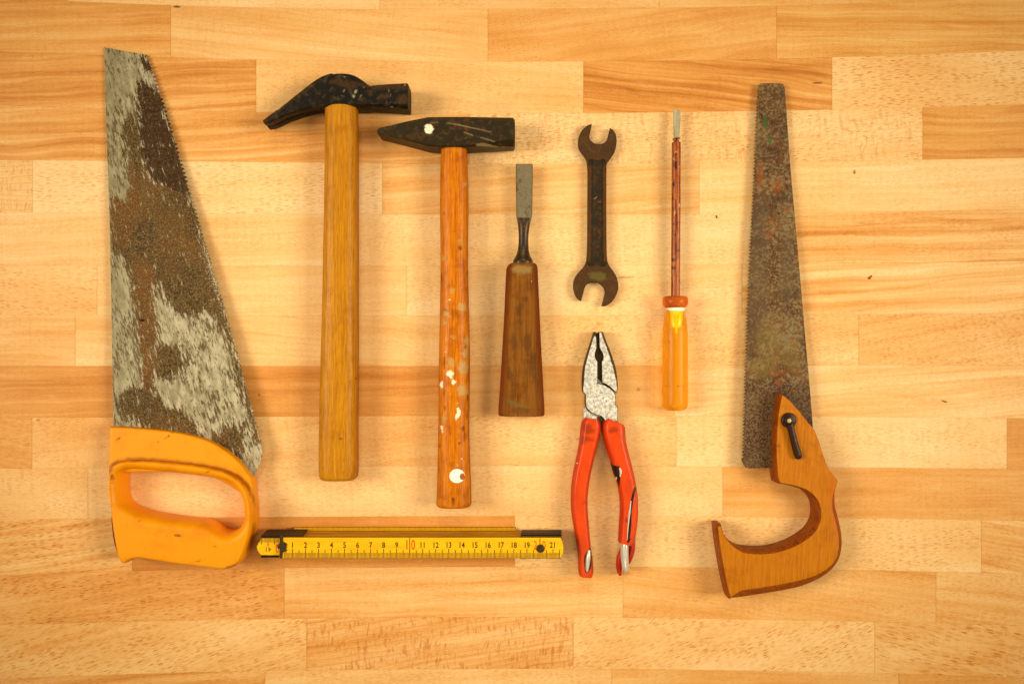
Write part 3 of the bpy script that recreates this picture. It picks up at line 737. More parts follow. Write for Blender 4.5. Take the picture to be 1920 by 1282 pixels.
# ------------------------------------------------------------------ chisel
def chisel():
    t = thing('chisel', 'wood chisel with short grey blade and stained brown tapering octagonal handle', 'chisel', 980, 560)
    sm = iron('grey_chisel_steel', srgb(122, 110, 82), srgb(92, 70, 36), hi=srgb(150, 140, 108), rough=.45, rustamt=.35, metal=.25)
    P = [(983, 308, 15.6, .0093, .0016), (983, 309, 16, .0093, .0018), (983, 340, 15.8, .0093, .0020), (983, 404, 15, .0093, .0022), (982.6, 411, 13.5, .0093, .0026), (982.4, 418, 11.5, .0093, .0034)]
    sq = [(-1, -1), (-.0, -1), (1, -1), (1, .2), (.86, 1), (0, 1), (-.86, 1), (-1, .2)]
    bm = sweep(P, profile=sq)
    link('blade', bm, sm.m, t, angle=28)
    dm = iron('dark_chisel_neck', srgb(54, 40, 18), srgb(92, 58, 20), hi=srgb(140, 118, 70), rough=.3, rustamt=.45, metal=.3, spec=.6)
    P = [(982.4, 409, 13.2, .0098, .0034), (982.3, 418, 11.8, .0100, .0040), (982, 430, 10.2, .0102, .0042), (981.6, 445, 9.2, .0104, .0042), (981.3, 460, 9.6, .0106, .0044), (981, 472, 11.2, .0108, .0052), (980.7, 482, 14.5, .011, .0064), (980.6, 488, 18.2, .011, .0078), (980.6, 493, 18.8, .011, .008), (980.6, 496, 18.4, .011, .0078)]
    link('neck', sweep(P, n=28, e=2.2, step=3, straight=True), dm.m, t)
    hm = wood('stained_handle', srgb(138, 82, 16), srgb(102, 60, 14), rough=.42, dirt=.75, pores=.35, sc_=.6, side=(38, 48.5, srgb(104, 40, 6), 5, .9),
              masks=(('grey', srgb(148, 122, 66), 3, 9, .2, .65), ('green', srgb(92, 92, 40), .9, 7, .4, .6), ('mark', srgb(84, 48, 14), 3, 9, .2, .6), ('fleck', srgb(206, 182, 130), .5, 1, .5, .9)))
    E = [(494,957,1004),(497,953.5,1006),(503,950,1007.8),(520,948.5,1008.5),(600,945,1012),(700,939,1017),(740,936.5,1019),(765,934.8,1020.5),(775,934.8,1020.5),(779,936.5,1019)]
    P = [((l+r)/2, y, (r-l)/2 * (.94 if i == 0 else 1), .0112, (.0082, .0092, .0096, .0097, .0102, .0106, .0108, .0109, .0108, .0100)[i]) for i, (y, l, r) in enumerate(E)]
    oc = []
    c_ = [(1, -.45), (1, .40), (.62, .98), (.50, 1), (0, 1), (-.50, 1), (-.62, .98), (-1, .40), (-1, -.45), (-.6, -1), (0, -1), (.6, -1)]
    for i in range(len(c_)):
        a, b = c_[i], c_[(i+1) % len(c_)]
        for j in range(4): oc.append((a[0]+(b[0]-a[0])*j/4, a[1]+(b[1]-a[1])*j/4))
    bm = sweep(P, profile=oc, step=4, straight=True)
    link('handle', bm, hm.m, t, angle=22, masks={'grey': [ell(979,505,19,7,wob=.2), ell(975,512,12,4)], 'green': [[(946,746),(960,752),(975,757),(995,764),(994,768),(974,763),(955,756),(944,750)]],
        'mark': [ell(974,578,9,9,wob=.4), ell(990,640,8,20,wob=.4), ell(962,640,5,20,wob=.4), ell(998,680,5,30,wob=.4), ell(985,560,8,5), ell(955,700,5,16,wob=.3), ell(975,770,28,5,3,wob=.3)],
        'fleck': [ell(997,528,1.2,1.8), ell(994,618,1,1), ell(964,717,1.1,1.1), ell(990,597,.9,2), ell(1001,616,1,1.6), ell(985,750,5,.7,10), ell(948,690,.9,.9), ell(990,732,.9,.9)]})
chisel()

# ------------------------------------------------------------------ text and scale marks
def text_into(bm, s, px, py, hpx, z, rot=0.0, sx=.62, thick=.00006, bold=0.0):
    cu = bpy.data.curves.new('txt', 'FONT'); cu.body = s; cu.size = 1.0; cu.align_x = 'CENTER'; cu.align_y = 'CENTER'; cu.offset = bold
    cu.resolution_u = 3
    o = bpy.data.objects.new('txt', cu); sc.collection.objects.link(o)
    dg = bpy.context.evaluated_depsgraph_get(); dg.update()
    me = bpy.data.meshes.new_from_object(o.evaluated_get(dg))
    k = S * (H - z) / H; q = hpx / .70 * k; c = W(px, py, z)
    ys = [v.co.y for v in me.vertices]; ym = (min(ys) + max(ys)) / 2
    base = len(bm.verts); bm.from_mesh(me); bm.verts.ensure_lookup_table()
    ca, sa = math.cos(rot), math.sin(rot)
    for v in bm.verts[base:]:
        x, y = v.co.x * q * sx, (v.co.y - ym) * q
        v.co = Vector((c.x + x*ca - y*sa, c.y + x*sa + y*ca, z + thick))
    bpy.data.objects.remove(o); bpy.data.curves.remove(cu); bpy.data.meshes.remove(me)

# ------------------------------------------------------------------ wrench
def wrench():
    t = thing('spanner', 'rusty dark double open-ended spanner lying between chisel and screwdriver', 'spanner', 1120, 400)
    im = iron('rusted_spanner_iron', srgb(76, 48, 18), srgb(64, 42, 20), hi=srgb(128, 104, 52), rough=.52, rustamt=.5, wear=.3,
              masks=(('fleck', srgb(230, 220, 180), .5, .5, .5, .9), ('lichen', srgb(106, 96, 40), 3, 10, .3, .5)))
    im2 = iron('rusted_spanner_shaft', srgb(42, 34, 18), srgb(82, 46, 16), hi=srgb(110, 84, 48), rough=.45, rustamt=.55, wear=.4, sc_=1.3,
               masks=(('edge', srgb(104, 58, 22), 3, 12, .25, .5), ('scratch', srgb(150, 134, 84), .5, 1.2, .5, .85)))
    top = [(1101.7,318,1),(1101.2,309),(1099,299),(1094,291),(1088,283),(1084.8,276),(1084,267),(1085,258),(1088,250),(1093,242.5),(1099,237),(1104,234),(1110,232.3,1),(1104.8,257,1),(1106.5,262),(1111,266.5),(1117,269.6),(1123,270.3),(1129,269.7),(1134,267),(1138,262.5),(1139.3,259,1),(1144,240,1),(1149,243.5),(1153.5,249.8),(1156,259),(1156,269),(1154.5,279),(1151,288),(1145,297),(1139,305),(1137,312),(1136.6,318,1)]
    bot = [(1100.6,480,1),(1099,490),(1095,499),(1089,506),(1082,514),(1077,523),(1075,533),(1075.6,543),(1079,554),(1084,561),(1089.6,564.8,1),(1095.6,542,1),(1098,536.5),(1103,532),(1110,529.5),(1117,529.3),(1124,531.8),(1130,537),(1133.6,543),(1134.6,548.5,1),(1128.5,573.7,1),(1134,574),(1141.5,570.6),(1149,564),(1155,554),(1159,543),(1159,531),(1156,519),(1150.5,509),(1144,500),(1139.5,491),(1137.8,480,1)]
    for o_, fk in ((top, []), (bot, [ell(1139.8,557,1,1)])):
        bm = plate([smooth(o_, 2.5)], [(1.0, .001), (0, .0018), (0, .0052), (.5, .0060), (1.8, .0064)], .0055, grid=5)
        link('jaw', bm, im.m, t, masks={'fleck': fk, 'lichen': [ell(1120,518,16,8,10,wob=.3)]})
    P = [(1119.2, 300, 15, .0042, .0030), (1119.2, 304, 17, .0042, .0036), (1119.2, 312, 17.6, .0042, .0040), (1119.2, 330, 17.4, .0042, .0040), (1119, 400, 17.6, .0042, .0040), (1119, 450, 17.9, .0042, .0040), (1118.9, 480, 18.6, .0042, .0040), (1118.6, 494, 19.5, .0042, .0037), (1118.5, 500, 15, .0042, .0030)]
    prof = [(1, -.5), (1, .35), (.93, .75), (.80, 1), (.62, .99), (.54, .74), (.3, .70), (0, .69), (-.3, .70), (-.54, .74), (-.62, .99), (-.80, 1), (-.93, .75), (-1, .35), (-1, -.5), (-.8, -1), (0, -1), (.8, -1)]
    bm = sweep(P, profile=prof, step=4)
    edge = [[(1103,312),(1108,312),(1108,490),(1102,490)], [(1130,312),(1136,312),(1137,490),(1131,490)]]
    link('shaft', bm, im2.m, t, angle=40, masks={'edge': edge, 'scratch': [[(1114,373),(1122,377),(1133,380),(1133,381),(1121,378.5),(1113.5,374)], [(1104,371),(1112,370.5),(1120,368),(1120,369),(1112,371.8),(1104,372)]]})
    st = plain('worn_stamp', srgb(74, 56, 34), .5, .2)
    for tx, x_, y_ in (('14', 1118.5, 323), ('13', 1117.5, 477)):
        bm = bmesh.new(); text_into(bm, tx, x_, y_, 8.3, .0071, sx=1.0)
        link('size_number', bm, st.m, t)
wrench()

# ------------------------------------------------------------------ screwdriver
def screwdriver():
    t = thing('screwdriver', 'flat-blade screwdriver with see-through amber handle and brown insulated shaft', 'screwdriver', 1266, 500)
    tip = plain('scratched_silver_tip', srgb(176, 166, 134), .38, .5, .35, .5, .5, .4)
    prof = [(-1, -1), (1, -1), (1, .6), (.7, 1), (-.7, 1), (-1, .6)]
    P = [(1269.2, 207.5, 6.2, .0085, .0006), (1269.2, 214, 6.2, .0085, .0009), (1268.9, 240, 5.6, .0085, .0016), (1268.4, 256, 4.6, .0085, .0020), (1268.4, 264, 4.6, .0085, .0022)]
    link('tip', sweep(P, profile=prof), tip.m, t, angle=25)
    tm = M('amber_brown_sleeve', .3, .5)
    x = tm.sep(tm.co)
    n1 = tm.noise(tm.map(tm.co, (.25, .025, .25)), 1, 4, .6); n2 = tm.noise(tm.co, .12, 4, .7)
    c = tm.mix(tm.sstep(n1, .35, .65), srgb(176, 88, 14), srgb(110, 44, 6))
    c = tm.mix(tm.sstep(n2, .56, .66, 0, .7), c, srgb(58, 18, 4))
    c = tm.mix(tm.math('MULTIPLY', paintmask(tm, 'tear', .5, 3, .5), .9), c, srgb(196, 170, 112))
    c = tm.mix(tm.math('MULTIPLY', paintmask(tm, 'spot', 1.2, 5, .4), .9), c, srgb(34, 12, 4))
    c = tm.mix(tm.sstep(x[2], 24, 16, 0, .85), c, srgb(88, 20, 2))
    tm.color(c); tm.bump(n2, .0002, .5)
    P = [(1268.2, 262, 7.6, .0085, .0033), (1268, 268, 8.2, .0085, .0036), (1267.8, 330, 8.3, .0085, .0036), (1267, 450, 8.3, .0085, .0036), (1266.4, 560, 8.3, .0085, .0036)]
    link('shaft', sweep(P, n=22, e=2.3, step=3, round_ends=(2, 0)), tm.m, t, masks={
        'tear': [[(1260,296),(1263,296),(1265,300),(1273,301),(1273,303),(1264,302)], [(1260,313),(1275,311),(1275,312.5),(1260,315)], [(1261,317),(1273,316),(1273,318),(1261,318.5)], ell(1265.5,399,1.3,5), ell(1274,385,1.2,5), ell(1263,404,2,1), ell(1269,340,1,3), ell(1268,285,4,1.6,wob=.4)],
        'spot': [ell(1262,487,4.5,4.5,wob=.2), ell(1263,502,5,3,wob=.3), ell(1264,440,3,2), ell(1263,345,2.2,6,wob=.3), ell(1263,420,2,3), ell(1262,390,1.6,5), ell(1271,470,3,1.5), ell(1270,420,1.5,2.5), ell(1261,372,1.5,3), ell(1266,310,3,8,wob=.4)]})
    def gl(name, c, rough=.12, dens=0.0):
        m = M(name, rough, .5); b = m.b
        b.inputs['Transmission Weight'].default_value = .72; b.inputs['IOR'].default_value = 1.22
        b.inputs['Base Color'].default_value = (*c, 1)
        return m
    prof = []
    for i in range(40):
        a = 2*PI*i/40; r = 1 - .018*(.5 + .5*math.cos(8*a)); prof.append((r*math.cos(a), r*math.sin(a)))
    am = gl('amber_acetate', (1.0, .47, .02), .3)
    vol = am.n('ShaderNodeVolumeAbsorption')
    Z = .0110
    P = [(1266, 577, 15.5, Z, .0066), (1266, 583, 16.5, Z, .0070), (1265.8, 596, 20, Z, .0084), (1265.6, 612, 22.5, Z, .0095), (1265.5, 632, 23.9, Z, .0101), (1265.4, 690, 24.1, Z, .0102), (1265.4, 748, 24.2, Z, .0102), (1265.4, 769, 24.2, Z, .0102)]
    amk = am.mix(am.math('MULTIPLY', paintmask(am, 'residue', 1, 5, .4), .7), (1.0, .52, .02), (.35, .09, .01)); am.color(amk)
    h = link('handle', sweep(P, profile=prof, step=3, round_ends=(0, 12)), am.m, t, angle=60, masks={'residue': [ell(1250,724,3,1.4,wob=.3), ell(1256,724.5,2,1), ell(1270,724,3,1.3), ell(1277,723,5,1.6,wob=.3), ell(1283,725,2,1), ell(1254.5,641,1.6,3)]})
    cm = gl('red_amber_collar', (.80, .23, .02), .25)
    P = [(1266, 555.5, 20, Z, .0085), (1266, 558, 22.8, Z, .0096), (1266, 563, 24, Z, .0101), (1266, 569, 24, Z, .0101), (1266, 574, 21.8, Z, .0093), (1266, 577.5, 17.5, Z, .0075)]
    link('collar', sweep(P, n=40, e=2.1), cm.m, h, angle=60)
    P = [(1267, 576.5, 16.6, Z, .0074), (1267, 579, 17.0, Z, .0076), (1267, 582.5, 15.8, Z, .0078), (1267, 584.5, 13, Z, .0076)]
    link('ring_band', sweep(P, n=30, e=2.2), plain('cream_band', srgb(252, 240, 214), .5, .3, 0, .1).m, h)
    ym = plain('yellow_core', srgb(252, 196, 0), .25, .5, 0, .3, .3, .2)
    P = [(1267, 583, 13.0, Z+.0018, .0062), (1267, 600, 12.6, Z+.0035, .0062), (1267, 612, 12.2, Z+.0042, .0060), (1267, 617, 9.5, Z+.004, .005)]
    b2 = sweep(P, n=20, e=2.6)
    sweep([(1267, 590, 3.4, Z+.0078, .0028), (1267.3, 618, 3.4, Z+.0074, .0028), (1267.3, 633, 3.3, Z+.0068, .0026)], n=14, bm=b2)
    link('core', b2, ym.m, h)
screwdriver()

# ------------------------------------------------------------------ pliers
def pliers():
    t = thing('pliers', 'combination pliers with flaking pale steel jaws and torn red plastic grips', 'pliers', 1128, 790)
    m = M('flaking_pale_steel', .4, .5, .15)
    n1 = m.noise(m.co, .16, 4, .7); n2 = m.noise(m.co, .5, 3, .7)
    c = m.mix(m.sstep(n1, .38, .62), srgb(232, 224, 204), srgb(168, 162, 148))
    c = m.mix(m.sstep(n2, .60, .68, 0, .35), c, srgb(110, 98, 74))
    c = m.mix(m.sstep(m.noise(m.map(m.co, (.5, .06, .3)), 1, 3, .6), .52, .68, 0, .45), c, srgb(128, 120, 104))
    c = m.mix(m.sstep(m.noise(m.map(m.co, (1, 1, 1), loc=(8, 80, 0)), .2, 4, .7), .66, .72, 0, .8), c, srgb(150, 110, 54))
    c = m.mix(paintmask(m, 'bare', .8, 3.0, .35), c, srgb(70, 48, 20))
    c = m.mix(m.sstep(m.attr('line'), -.1, .9, 0, .95), c, srgb(50, 32, 12))
    m.color(c); m.bump(m.math('ADD', n1, n2), .0002, .6)
    bare = plain('dark_bare_steel', srgb(66, 46, 20), .45, .5, .2, .4, .4, .2)
    hole = [(1119.5,667),(1120.5,661),(1123,658.5),(1126.5,660),(1129,664),(1129.5,669),(1128,674),(1124,676.5),(1121,674)]
    # left jaw with the round joint
    left = [(1113.6,622,1),(1117.5,622,1),(1119,640),(1119.6,652,1),(1118,657),(1116,664),(1116.5,670),(1119,675,1),(1121,678,1),(1121,718,1),(1128,719.5),(1137,723),(1147,730),(1154,738,1),(1154.8,745),(1154.8,759,1),(1159,762.5,1),(1158.4,790,1),(1136,792,1),(1128,781),(1118,778,1),(1108,773),(1100,765),(1097.4,757),(1097.4,740,1),(1092.4,735,1),(1091.6,714),(1093.8,690),(1100,666),(1108,641)]
    bm = plate([smooth(left, 2.5)], [(0, .005), (0, .0120, 1), (.5, .0128, 1), (1.4, .0132, 1)], .0125, grid=4)
    bars = [[(1113,621),(1118,621),(1118,630),(1112,632)], [(1097,690),(1095,720),(1092,735),(1088,735),(1090,690),(1107,640),(1111,622),(1114,628),(1110,643),(1103,666)],
            ell(1108,701,2.2,1,10), ell(1110,718,2,1)]
    link('jaw', bm, [m.m, bare.m], t, masks={'bare': bars, 'line': [[(1119,733.5),(1126,734.5),(1133,738),(1138,744.5),(1139.5,755),(1136.5,755),(1135.5,747),(1131.5,741.5),(1126,738),(1119.5,736)], [(1111,744),(1114.5,744),(1114,750),(1115,754),(1111.5,756),(1112.5,750)], [(1106,701),(1113,700.5),(1113,702.5),(1106,703)]]})
    right = [(1122.6,622,1),(1130.6,622,1),(1136.9,640),(1142,652),(1147.6,667),(1154.5,690),(1158,714),(1158.6,732,1),(1155.6,737,1),(1147.6,729.5),(1137.5,721.5),(1128.2,717.5,1),(1127.4,678,1),(1129.5,674,1),(1130.5,668),(1129,662),(1126,657,1),(1123.6,652),(1123,640)]
    bm = plate([smooth(right, 2.5)], [(0, .004), (0, .0118, 1), (.5, .0126, 1), (1.4, .0130, 1)], .0123, grid=4)
    bars = [[(1131,621),(1138,640),(1149,667),(1156,690),(1160,716),(1160,734),(1157,730),(1155,712),(1150,692),(1142,666),(1133,642),(1128,628),(1126,621)], ell(1134.5,697,2,2.5,wob=.3), ell(1134,708,1,1.2)]
    link('jaw', bm, [m.m, bare.m], t, masks={'bare': bars, 'line': []})
    # dark cutting edges seen low in the slot, and the lower lever
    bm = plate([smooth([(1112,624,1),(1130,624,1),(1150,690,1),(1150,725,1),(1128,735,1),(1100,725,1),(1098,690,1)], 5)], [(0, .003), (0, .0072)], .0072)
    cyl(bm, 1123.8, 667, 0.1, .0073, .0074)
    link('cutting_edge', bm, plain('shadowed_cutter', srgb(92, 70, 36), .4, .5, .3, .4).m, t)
    bm = plate([smooth([(1094,764,1),(1098,763,1),(1106,773),(1118,780),(1124,786,1),(1124,800,1),(1096,800,1)], 3)], [(0, .003), (0, .0098), (.8, .0104)], .01, grid=4)
    plate([smooth([(1112,700,1),(1150,740,1),(1142,790,1),(1124,800,1),(1112,790,1),(1100,760,1)], 6)], [(0, .002), (0, .0098)], .0098, bm=bm)
    plate([smooth([(1121,779),(1130,779),(1136,792),(1134,802,1),(1122,802,1)], 3)], [(0, .002), (0, .0108)], .0108, bm=bm)
    link('lever', bm, [m.m, bare.m], t, masks={'line': [], 'bare': [[(1120,778),(1137,778),(1139,810),(1118,810)]]})
    bm = bmesh.new(); cyl(bm, 1126.5, 748, 11, .012, .01345, bev=.0003)
    link('pivot', bm, m.m, t, masks={'bare': [], 'line': []})
    rm = M('red_dipped_grip', .36, .45)
    n1 = rm.noise(rm.map(rm.co, (.06, .02, .05)), 1, 4, .6); n2 = rm.noise(rm.map(rm.co, (.3, .12, .3), rot=(0, 0, .4)), 1, 4, .72)
    c = rm.mix(rm.sstep(n1, .4, .7, 0, .5), srgb(214, 66, 4), srgb(178, 44, 3))
    c = rm.mix(rm.sstep(n2, .66, .73, 0, .55), c, srgb(90, 22, 4))
    c = rm.mix(rm.math('MULTIPLY', paintmask(rm, 'dirt', 3, 8, .3), .6), c, srgb(110, 36, 10))
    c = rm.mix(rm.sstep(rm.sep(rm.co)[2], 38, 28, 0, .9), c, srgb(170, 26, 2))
    c = rm.mix(paintmask(rm, 'tear', .5, .8, .4), c, srgb(44, 14, 4))
    c = rm.mix(paintmask(rm, 'fleck', .5, .5, .4), c, srgb(250, 214, 180))
    rm.color(c); rm.bump(rm.math('SUBTRACT', n2, rm.math('MULTIPLY', paintmask(rm, 'tear', .5, .8, .4), 3.0)), .0003, .4)
    Zc = .0088
    lE = [(784,1097,1122),(792,1091,1125.5),(805,1088.5,1126),(830,1086,1120.5),(855,1081.5,1114),(880,1076,1108.5),(905,1072,1104),(930,1070.3,1101.5),(955,1071,1101.5),(980,1074.5,1103.5),(1005,1078.5,1105.5),(1027,1082,1107.5),(1050,1084,1111),(1070,1084.5,1112.3),(1078,1086,1110)]
    def gp(E, hz=.0078): return [((l+r)/2, y, (r-l)/2, Zc, hz) for y, l, r in E]
    gprof = [(1, -.3), (1, .30), (.92, .55), (.66, .95), (.56, 1), (0, 1.0), (-.56, 1), (-.66, .95), (-.92, .55), (-1, .30), (-1, -.3), (-.6, -1), (0, -1), (.6, -1)]
    gp2 = []
    for i in range(len(gprof)):
        a, b = gprof[i], gprof[(i+1) % len(gprof)]
        for j in range(3): gp2.append((a[0]+(b[0]-a[0])*j/3, a[1]+(b[1]-a[1])*j/3))
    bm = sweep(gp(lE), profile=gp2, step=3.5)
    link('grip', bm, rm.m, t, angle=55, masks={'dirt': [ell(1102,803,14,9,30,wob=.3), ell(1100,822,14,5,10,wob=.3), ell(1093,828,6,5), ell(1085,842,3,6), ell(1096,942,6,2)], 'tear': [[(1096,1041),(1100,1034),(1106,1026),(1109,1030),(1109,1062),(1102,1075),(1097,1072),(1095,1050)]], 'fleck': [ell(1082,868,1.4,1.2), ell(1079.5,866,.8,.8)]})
    rE = [(789,1136,1170),(795,1129.5,1171.3),(805,1128.5,1171.5),(830,1134,1173.5),(855,1142,1179),(880,1148.5,1185.5),(900,1156,1190),(930,1161.5,1195),(955,1162.3,1196),(980,1161,1194.5),(1005,1159.5,1190.5),(1017,1158.5,1187)]
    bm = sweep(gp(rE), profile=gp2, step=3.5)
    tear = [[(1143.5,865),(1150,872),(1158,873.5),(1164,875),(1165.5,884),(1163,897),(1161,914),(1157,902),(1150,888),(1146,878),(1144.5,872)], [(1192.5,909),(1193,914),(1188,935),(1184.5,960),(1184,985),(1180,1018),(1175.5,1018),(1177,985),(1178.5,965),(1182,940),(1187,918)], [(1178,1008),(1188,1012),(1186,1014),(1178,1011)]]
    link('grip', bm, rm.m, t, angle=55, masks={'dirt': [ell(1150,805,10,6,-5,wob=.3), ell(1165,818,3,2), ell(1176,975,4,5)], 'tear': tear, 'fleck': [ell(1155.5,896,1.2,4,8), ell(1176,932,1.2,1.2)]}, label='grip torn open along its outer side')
    # torn flaps
    bm = sweep([(1188, 1005, 3, .007, .005), (1185, 1025, 5.5, .007, .006), (1180.5, 1045, 5.0, .0065, .005), (1178, 1055, 2, .006, .004)], n=16, step=4)
    sweep([(1164, 1030, 1.5, .004, .003), (1161, 1045, 5, .0045, .0035), (1160.5, 1065, 5.3, .0045, .0035), (1163, 1077, 3, .004, .003)], n=16, step=4, bm=bm)
    link('grip_flap', bm, rm.m, t, masks={'dirt': [], 'tear': [], 'fleck': []})
    # bare steel showing through
    stl = plain('bright_bare_steel', srgb(216, 208, 186), .3, .8, .35, .35, .1, .1)
    bm = sweep([(1104.5, 1029, 2.2, .0150, .0025), (1102.8, 1042, 4.6, .0150, .0035), (1101.2, 1058, 4.2, .0148, .0038), (1100.2, 1069, 2.8, .0146, .003), (1099.8, 1072, 1, .0142, .002)], n=18, step=3)
    link('exposed_metal', bm, stl.m, t)
    bm = sweep([(1173, 1010, 4, .0105, .0045), (1171.5, 1018, 6.4, .0110, .0050), (1171, 1040, 7.4, .0110, .0050), (1172, 1058, 6.6, .0105, .0048), (1173, 1068, 4.5, .0100, .0040), (1173.4, 1071, 2, .0095, .003)], n=20, step=3)
    link('exposed_metal', bm, stl.m, t)
    bm = sweep([(1161.5, 876, 2, .0156, .0012), (1163.5, 884, 2.7, .0156, .0014), (1162.5, 893, 1.4, .0156, .0012)], n=12, step=2)
    link('exposed_metal', bm, stl.m, t)
    bm = sweep([(1183, 938, 1, .0157, .0010), (1180.5, 958, 2.2, .0158, .0012), (1178.5, 975, 1.8, .0158, .0012), (1176.5, 1000, 1.2, .0158, .001), (1175.5, 1012, .8, .0157, .001)], n=12, step=3)
    link('exposed_metal', bm, stl.m, t)
pliers()

# ------------------------------------------------------------------ folding rule
def folding_rule():
    t = thing('folding_rule', 'yellow folding ruler with black and red numbers lying folded below the hammers', 'ruler', 770, 1020)
    ym = M('yellow_lacquer', .4, .35)
    n1 = ym.noise(ym.map(ym.co, (.02, .15, .1)), 1, 4, .6); n2 = ym.noise(ym.co, .12, 4, .7)
    c = ym.mix(ym.sstep(n1, .35, .7, 0, .5), srgb(240, 180, 3), srgb(214, 148, 5))
    c = ym.mix(ym.sstep(n2, .62, .74, 0, .45), c, srgb(190, 116, 8))
    ym.color(c); ym.bump(n2, .0001, .3)
    side = M('worn_rule_edge', .55, .25)
    n1 = side.noise(side.map(side.co, (.015, .3, .5)), 1, 4, .65)
    side.color(side.mix(side.sstep(n1, .3, .7), srgb(196, 134, 24), srgb(132, 82, 14)))
    side.bump(n1, .0002, .4)
    blk = plain('black_rule_marks', srgb(74, 50, 8), .5, .3, 0, .3, .1)
    red = plain('red_rule_marks', srgb(236, 66, 4), .5, .3, 0, .1, .1)
    hin = plain('blackened_hinge', srgb(22, 10, 9), .45, .3, 0, .3, .3, .2)
    riv = plain('brown_rivet', srgb(70, 50, 24), .4, .5, .4, .5, .4, .3)
    n = 10; th = .0032
    ztop = n * th
    # edges given where the photo shows the topmost slat
    def slat(i, x0, x1, y0, y1, l_round, r_round, zr):
        pts = []
        ch = 5
        if l_round: pts += [(x0+9, y0, 1), (x0+3.5, y0+9), (x0, (y0+y1)/2), (x0+2.5, y1-7), (x0+8, y1, 1)]
        else: pts += [(x0, y0, 1), (x0, y1, 1)]
        if r_round: pts += [(x1-6, y1, 1), (x1-2, y1-7), (x1, (y0+y1)/2), (x1-2, y0+9), (x1-6, y0, 1)]
        else: pts += [(x1, y1, 1), (x1, y0, 1)]
        z0 = i*th; z1 = (i+1)*th - .00025
        o = plate([smooth(pts, 6)], [(.4, z0, 1), (0, z0+.0003, 1), (0, z1-.0003, 1), (.5, z1, 1)], zr)
        return link('slat', o, [ym.m, side.m], t)
    Zt = ztop - .00025
    for i in range(1, 8):
        k = i % 2
        slat(i, 486 + 3*k, 1055 - 3*k, 1008.0 + .6*k, 1044.5 + .5*k, True, True, Zt)
    s0 = slat(0, 534, 972, 1008.0 - 5, 1044, False, True, Zt)
    s8 = slat(8, 481, 1052, 1008.2, 1040.5, True, True, (9)*th)
    s9 = slat(9, 529, 1057, 1007.0, 1046.0, False, True, Zt)
    z = Zt + .00001; k = S*(H-z)/H
    def tick(bm, x, y0, y1, w_=1.0, z=z): box(bm, x-w_/2, y0, x+w_/2, y1, z-.00002, z+.00007, z)
    # scale: 1 cm at px 548.3, 24.43 px apart
    x1cm = 548.4; p = 24.42
    bm = bmesh.new()
    for mm in range(2, 216):
        x = x1cm + (mm - 10) * p / 10
        if x < 531.5 or x > 1053.5: continue
        yt = 1035.7
        if mm % 10 == 0: yt = 1028.2
        elif mm % 5 == 0: yt = 1030.5
        if mm == 100: yt = 1007.6
        if mm == 200: yt = 1008
        tick(bm, x, yt, 1045.6, 1.35 if mm % 5 == 0 else .95)
    for c_ in range(1, 22):
        x = x1cm + (c_-1)*p
        if c_ in (10, 20): continue
        text_into(bm, str(c_), x - (0 if c_ < 10 else .3), 1021.2, 10.4, z, sx=.80, bold=.022)
    link('scale_marks', bm, blk.m, s9)
    x10 = x1cm + 9*p; x20 = x1cm + 19*p
    for ch, xx, yy, hh, sxx, bo in (('1', x10-5.2, 1020.5, 17.5, .62, .015), ('0', x10+6.6, 1020.5, 17.5, .62, .01), ('2', x20-8.6, 1021.5, 16.5, .6, 0), ('0', x20+7.6, 1021.5, 16.5, .6, 0)):
        bmr = bmesh.new(); text_into(bmr, ch, xx, yy, hh, z, sx=sxx, bold=bo)
        link('red_numeral', bmr, red.m, s9)
    # the slat below shows an upside-down 41
    z8 = 9*th - .00024; bm = bmesh.new()
    for j in range(0, 17):
        x = 484.5 + j*2.44 + 0
        if x > 522: break
        L_ = 7.5
        if j in (2, 12): L_ = 11.5
        if j == 7: L_ = 15.5
        tick(bm, x + 1, 1008.4 if x > 489 else 1010, 1008.4+L_, 1.3 if L_ > 8 else .95, z8)
    text_into(bm, '41', 502.5, 1029.5, 9.5, z8, rot=PI, sx=.95)
    link('scale_marks', bm, blk.m, s8)
    bm = bmesh.new(); text_into(bm, '0', 520, 1027.5, 16, z8, sx=.6)
    link('red_numeral', bm, red.m, s8)
    # ticks on the bottom slat's exposed strip
    bm = bmesh.new(); z0 = th - .00024
    yb = inv(Vector((0, W(0, 1003.0, Zt).y, z0)))[1]
    kx = (H - Zt) / (H - z0)
    for j in range(0, 205):
        x = 537 + j*2.33
        if x < 968: tick(bm, x, yb+.5, yb+4.6, .85, z0)
    link('scale_marks', bm, blk.m, s0)
    # hinges
    yT = W(0, 1008.0, Zt).y; yB = W(0, 1045.2, Zt).y
    def sideplate(xa0, xa1, za, xb0, xb1, zb, ys, dy):
        """parallelogram plate on the stack's side: x-range at the low edge and at the high edge"""
        bm = bmesh.new(); rings = []
        for yy in (ys - .0002*(1 if dy > 0 else -1), ys + dy):
            rings.append([Vector((W(xa0, 0, za).x, yy, za)), Vector((W(xa1, 0, za).x, yy, za)), Vector((W(xb1, 0, zb).x, yy, zb)), Vector((W(xb0, 0, zb).x, yy, zb))])
        loft(bm, rings); return link('hinge_plate', bm, hin.m, t)
    sideplate(502, 577, .0050, 489, 567, .0285, yT, .0008)
    sideplate(979, 1053, .0062, 977, 1052, .0190, yT, .0008)
    sideplate(978, 1053, .0205, 976.5, 1053, .0240, yT, .0008)
    sideplate(975.5, 1052, .0272, 975, 1052, .0312, yT, .0007)
    sideplate(978, 1053, .0062, 977, 1052, .0300, yB, -.0009)
    sideplate(489, 524, .0062, 489, 524, .0280, yB, -.0007)
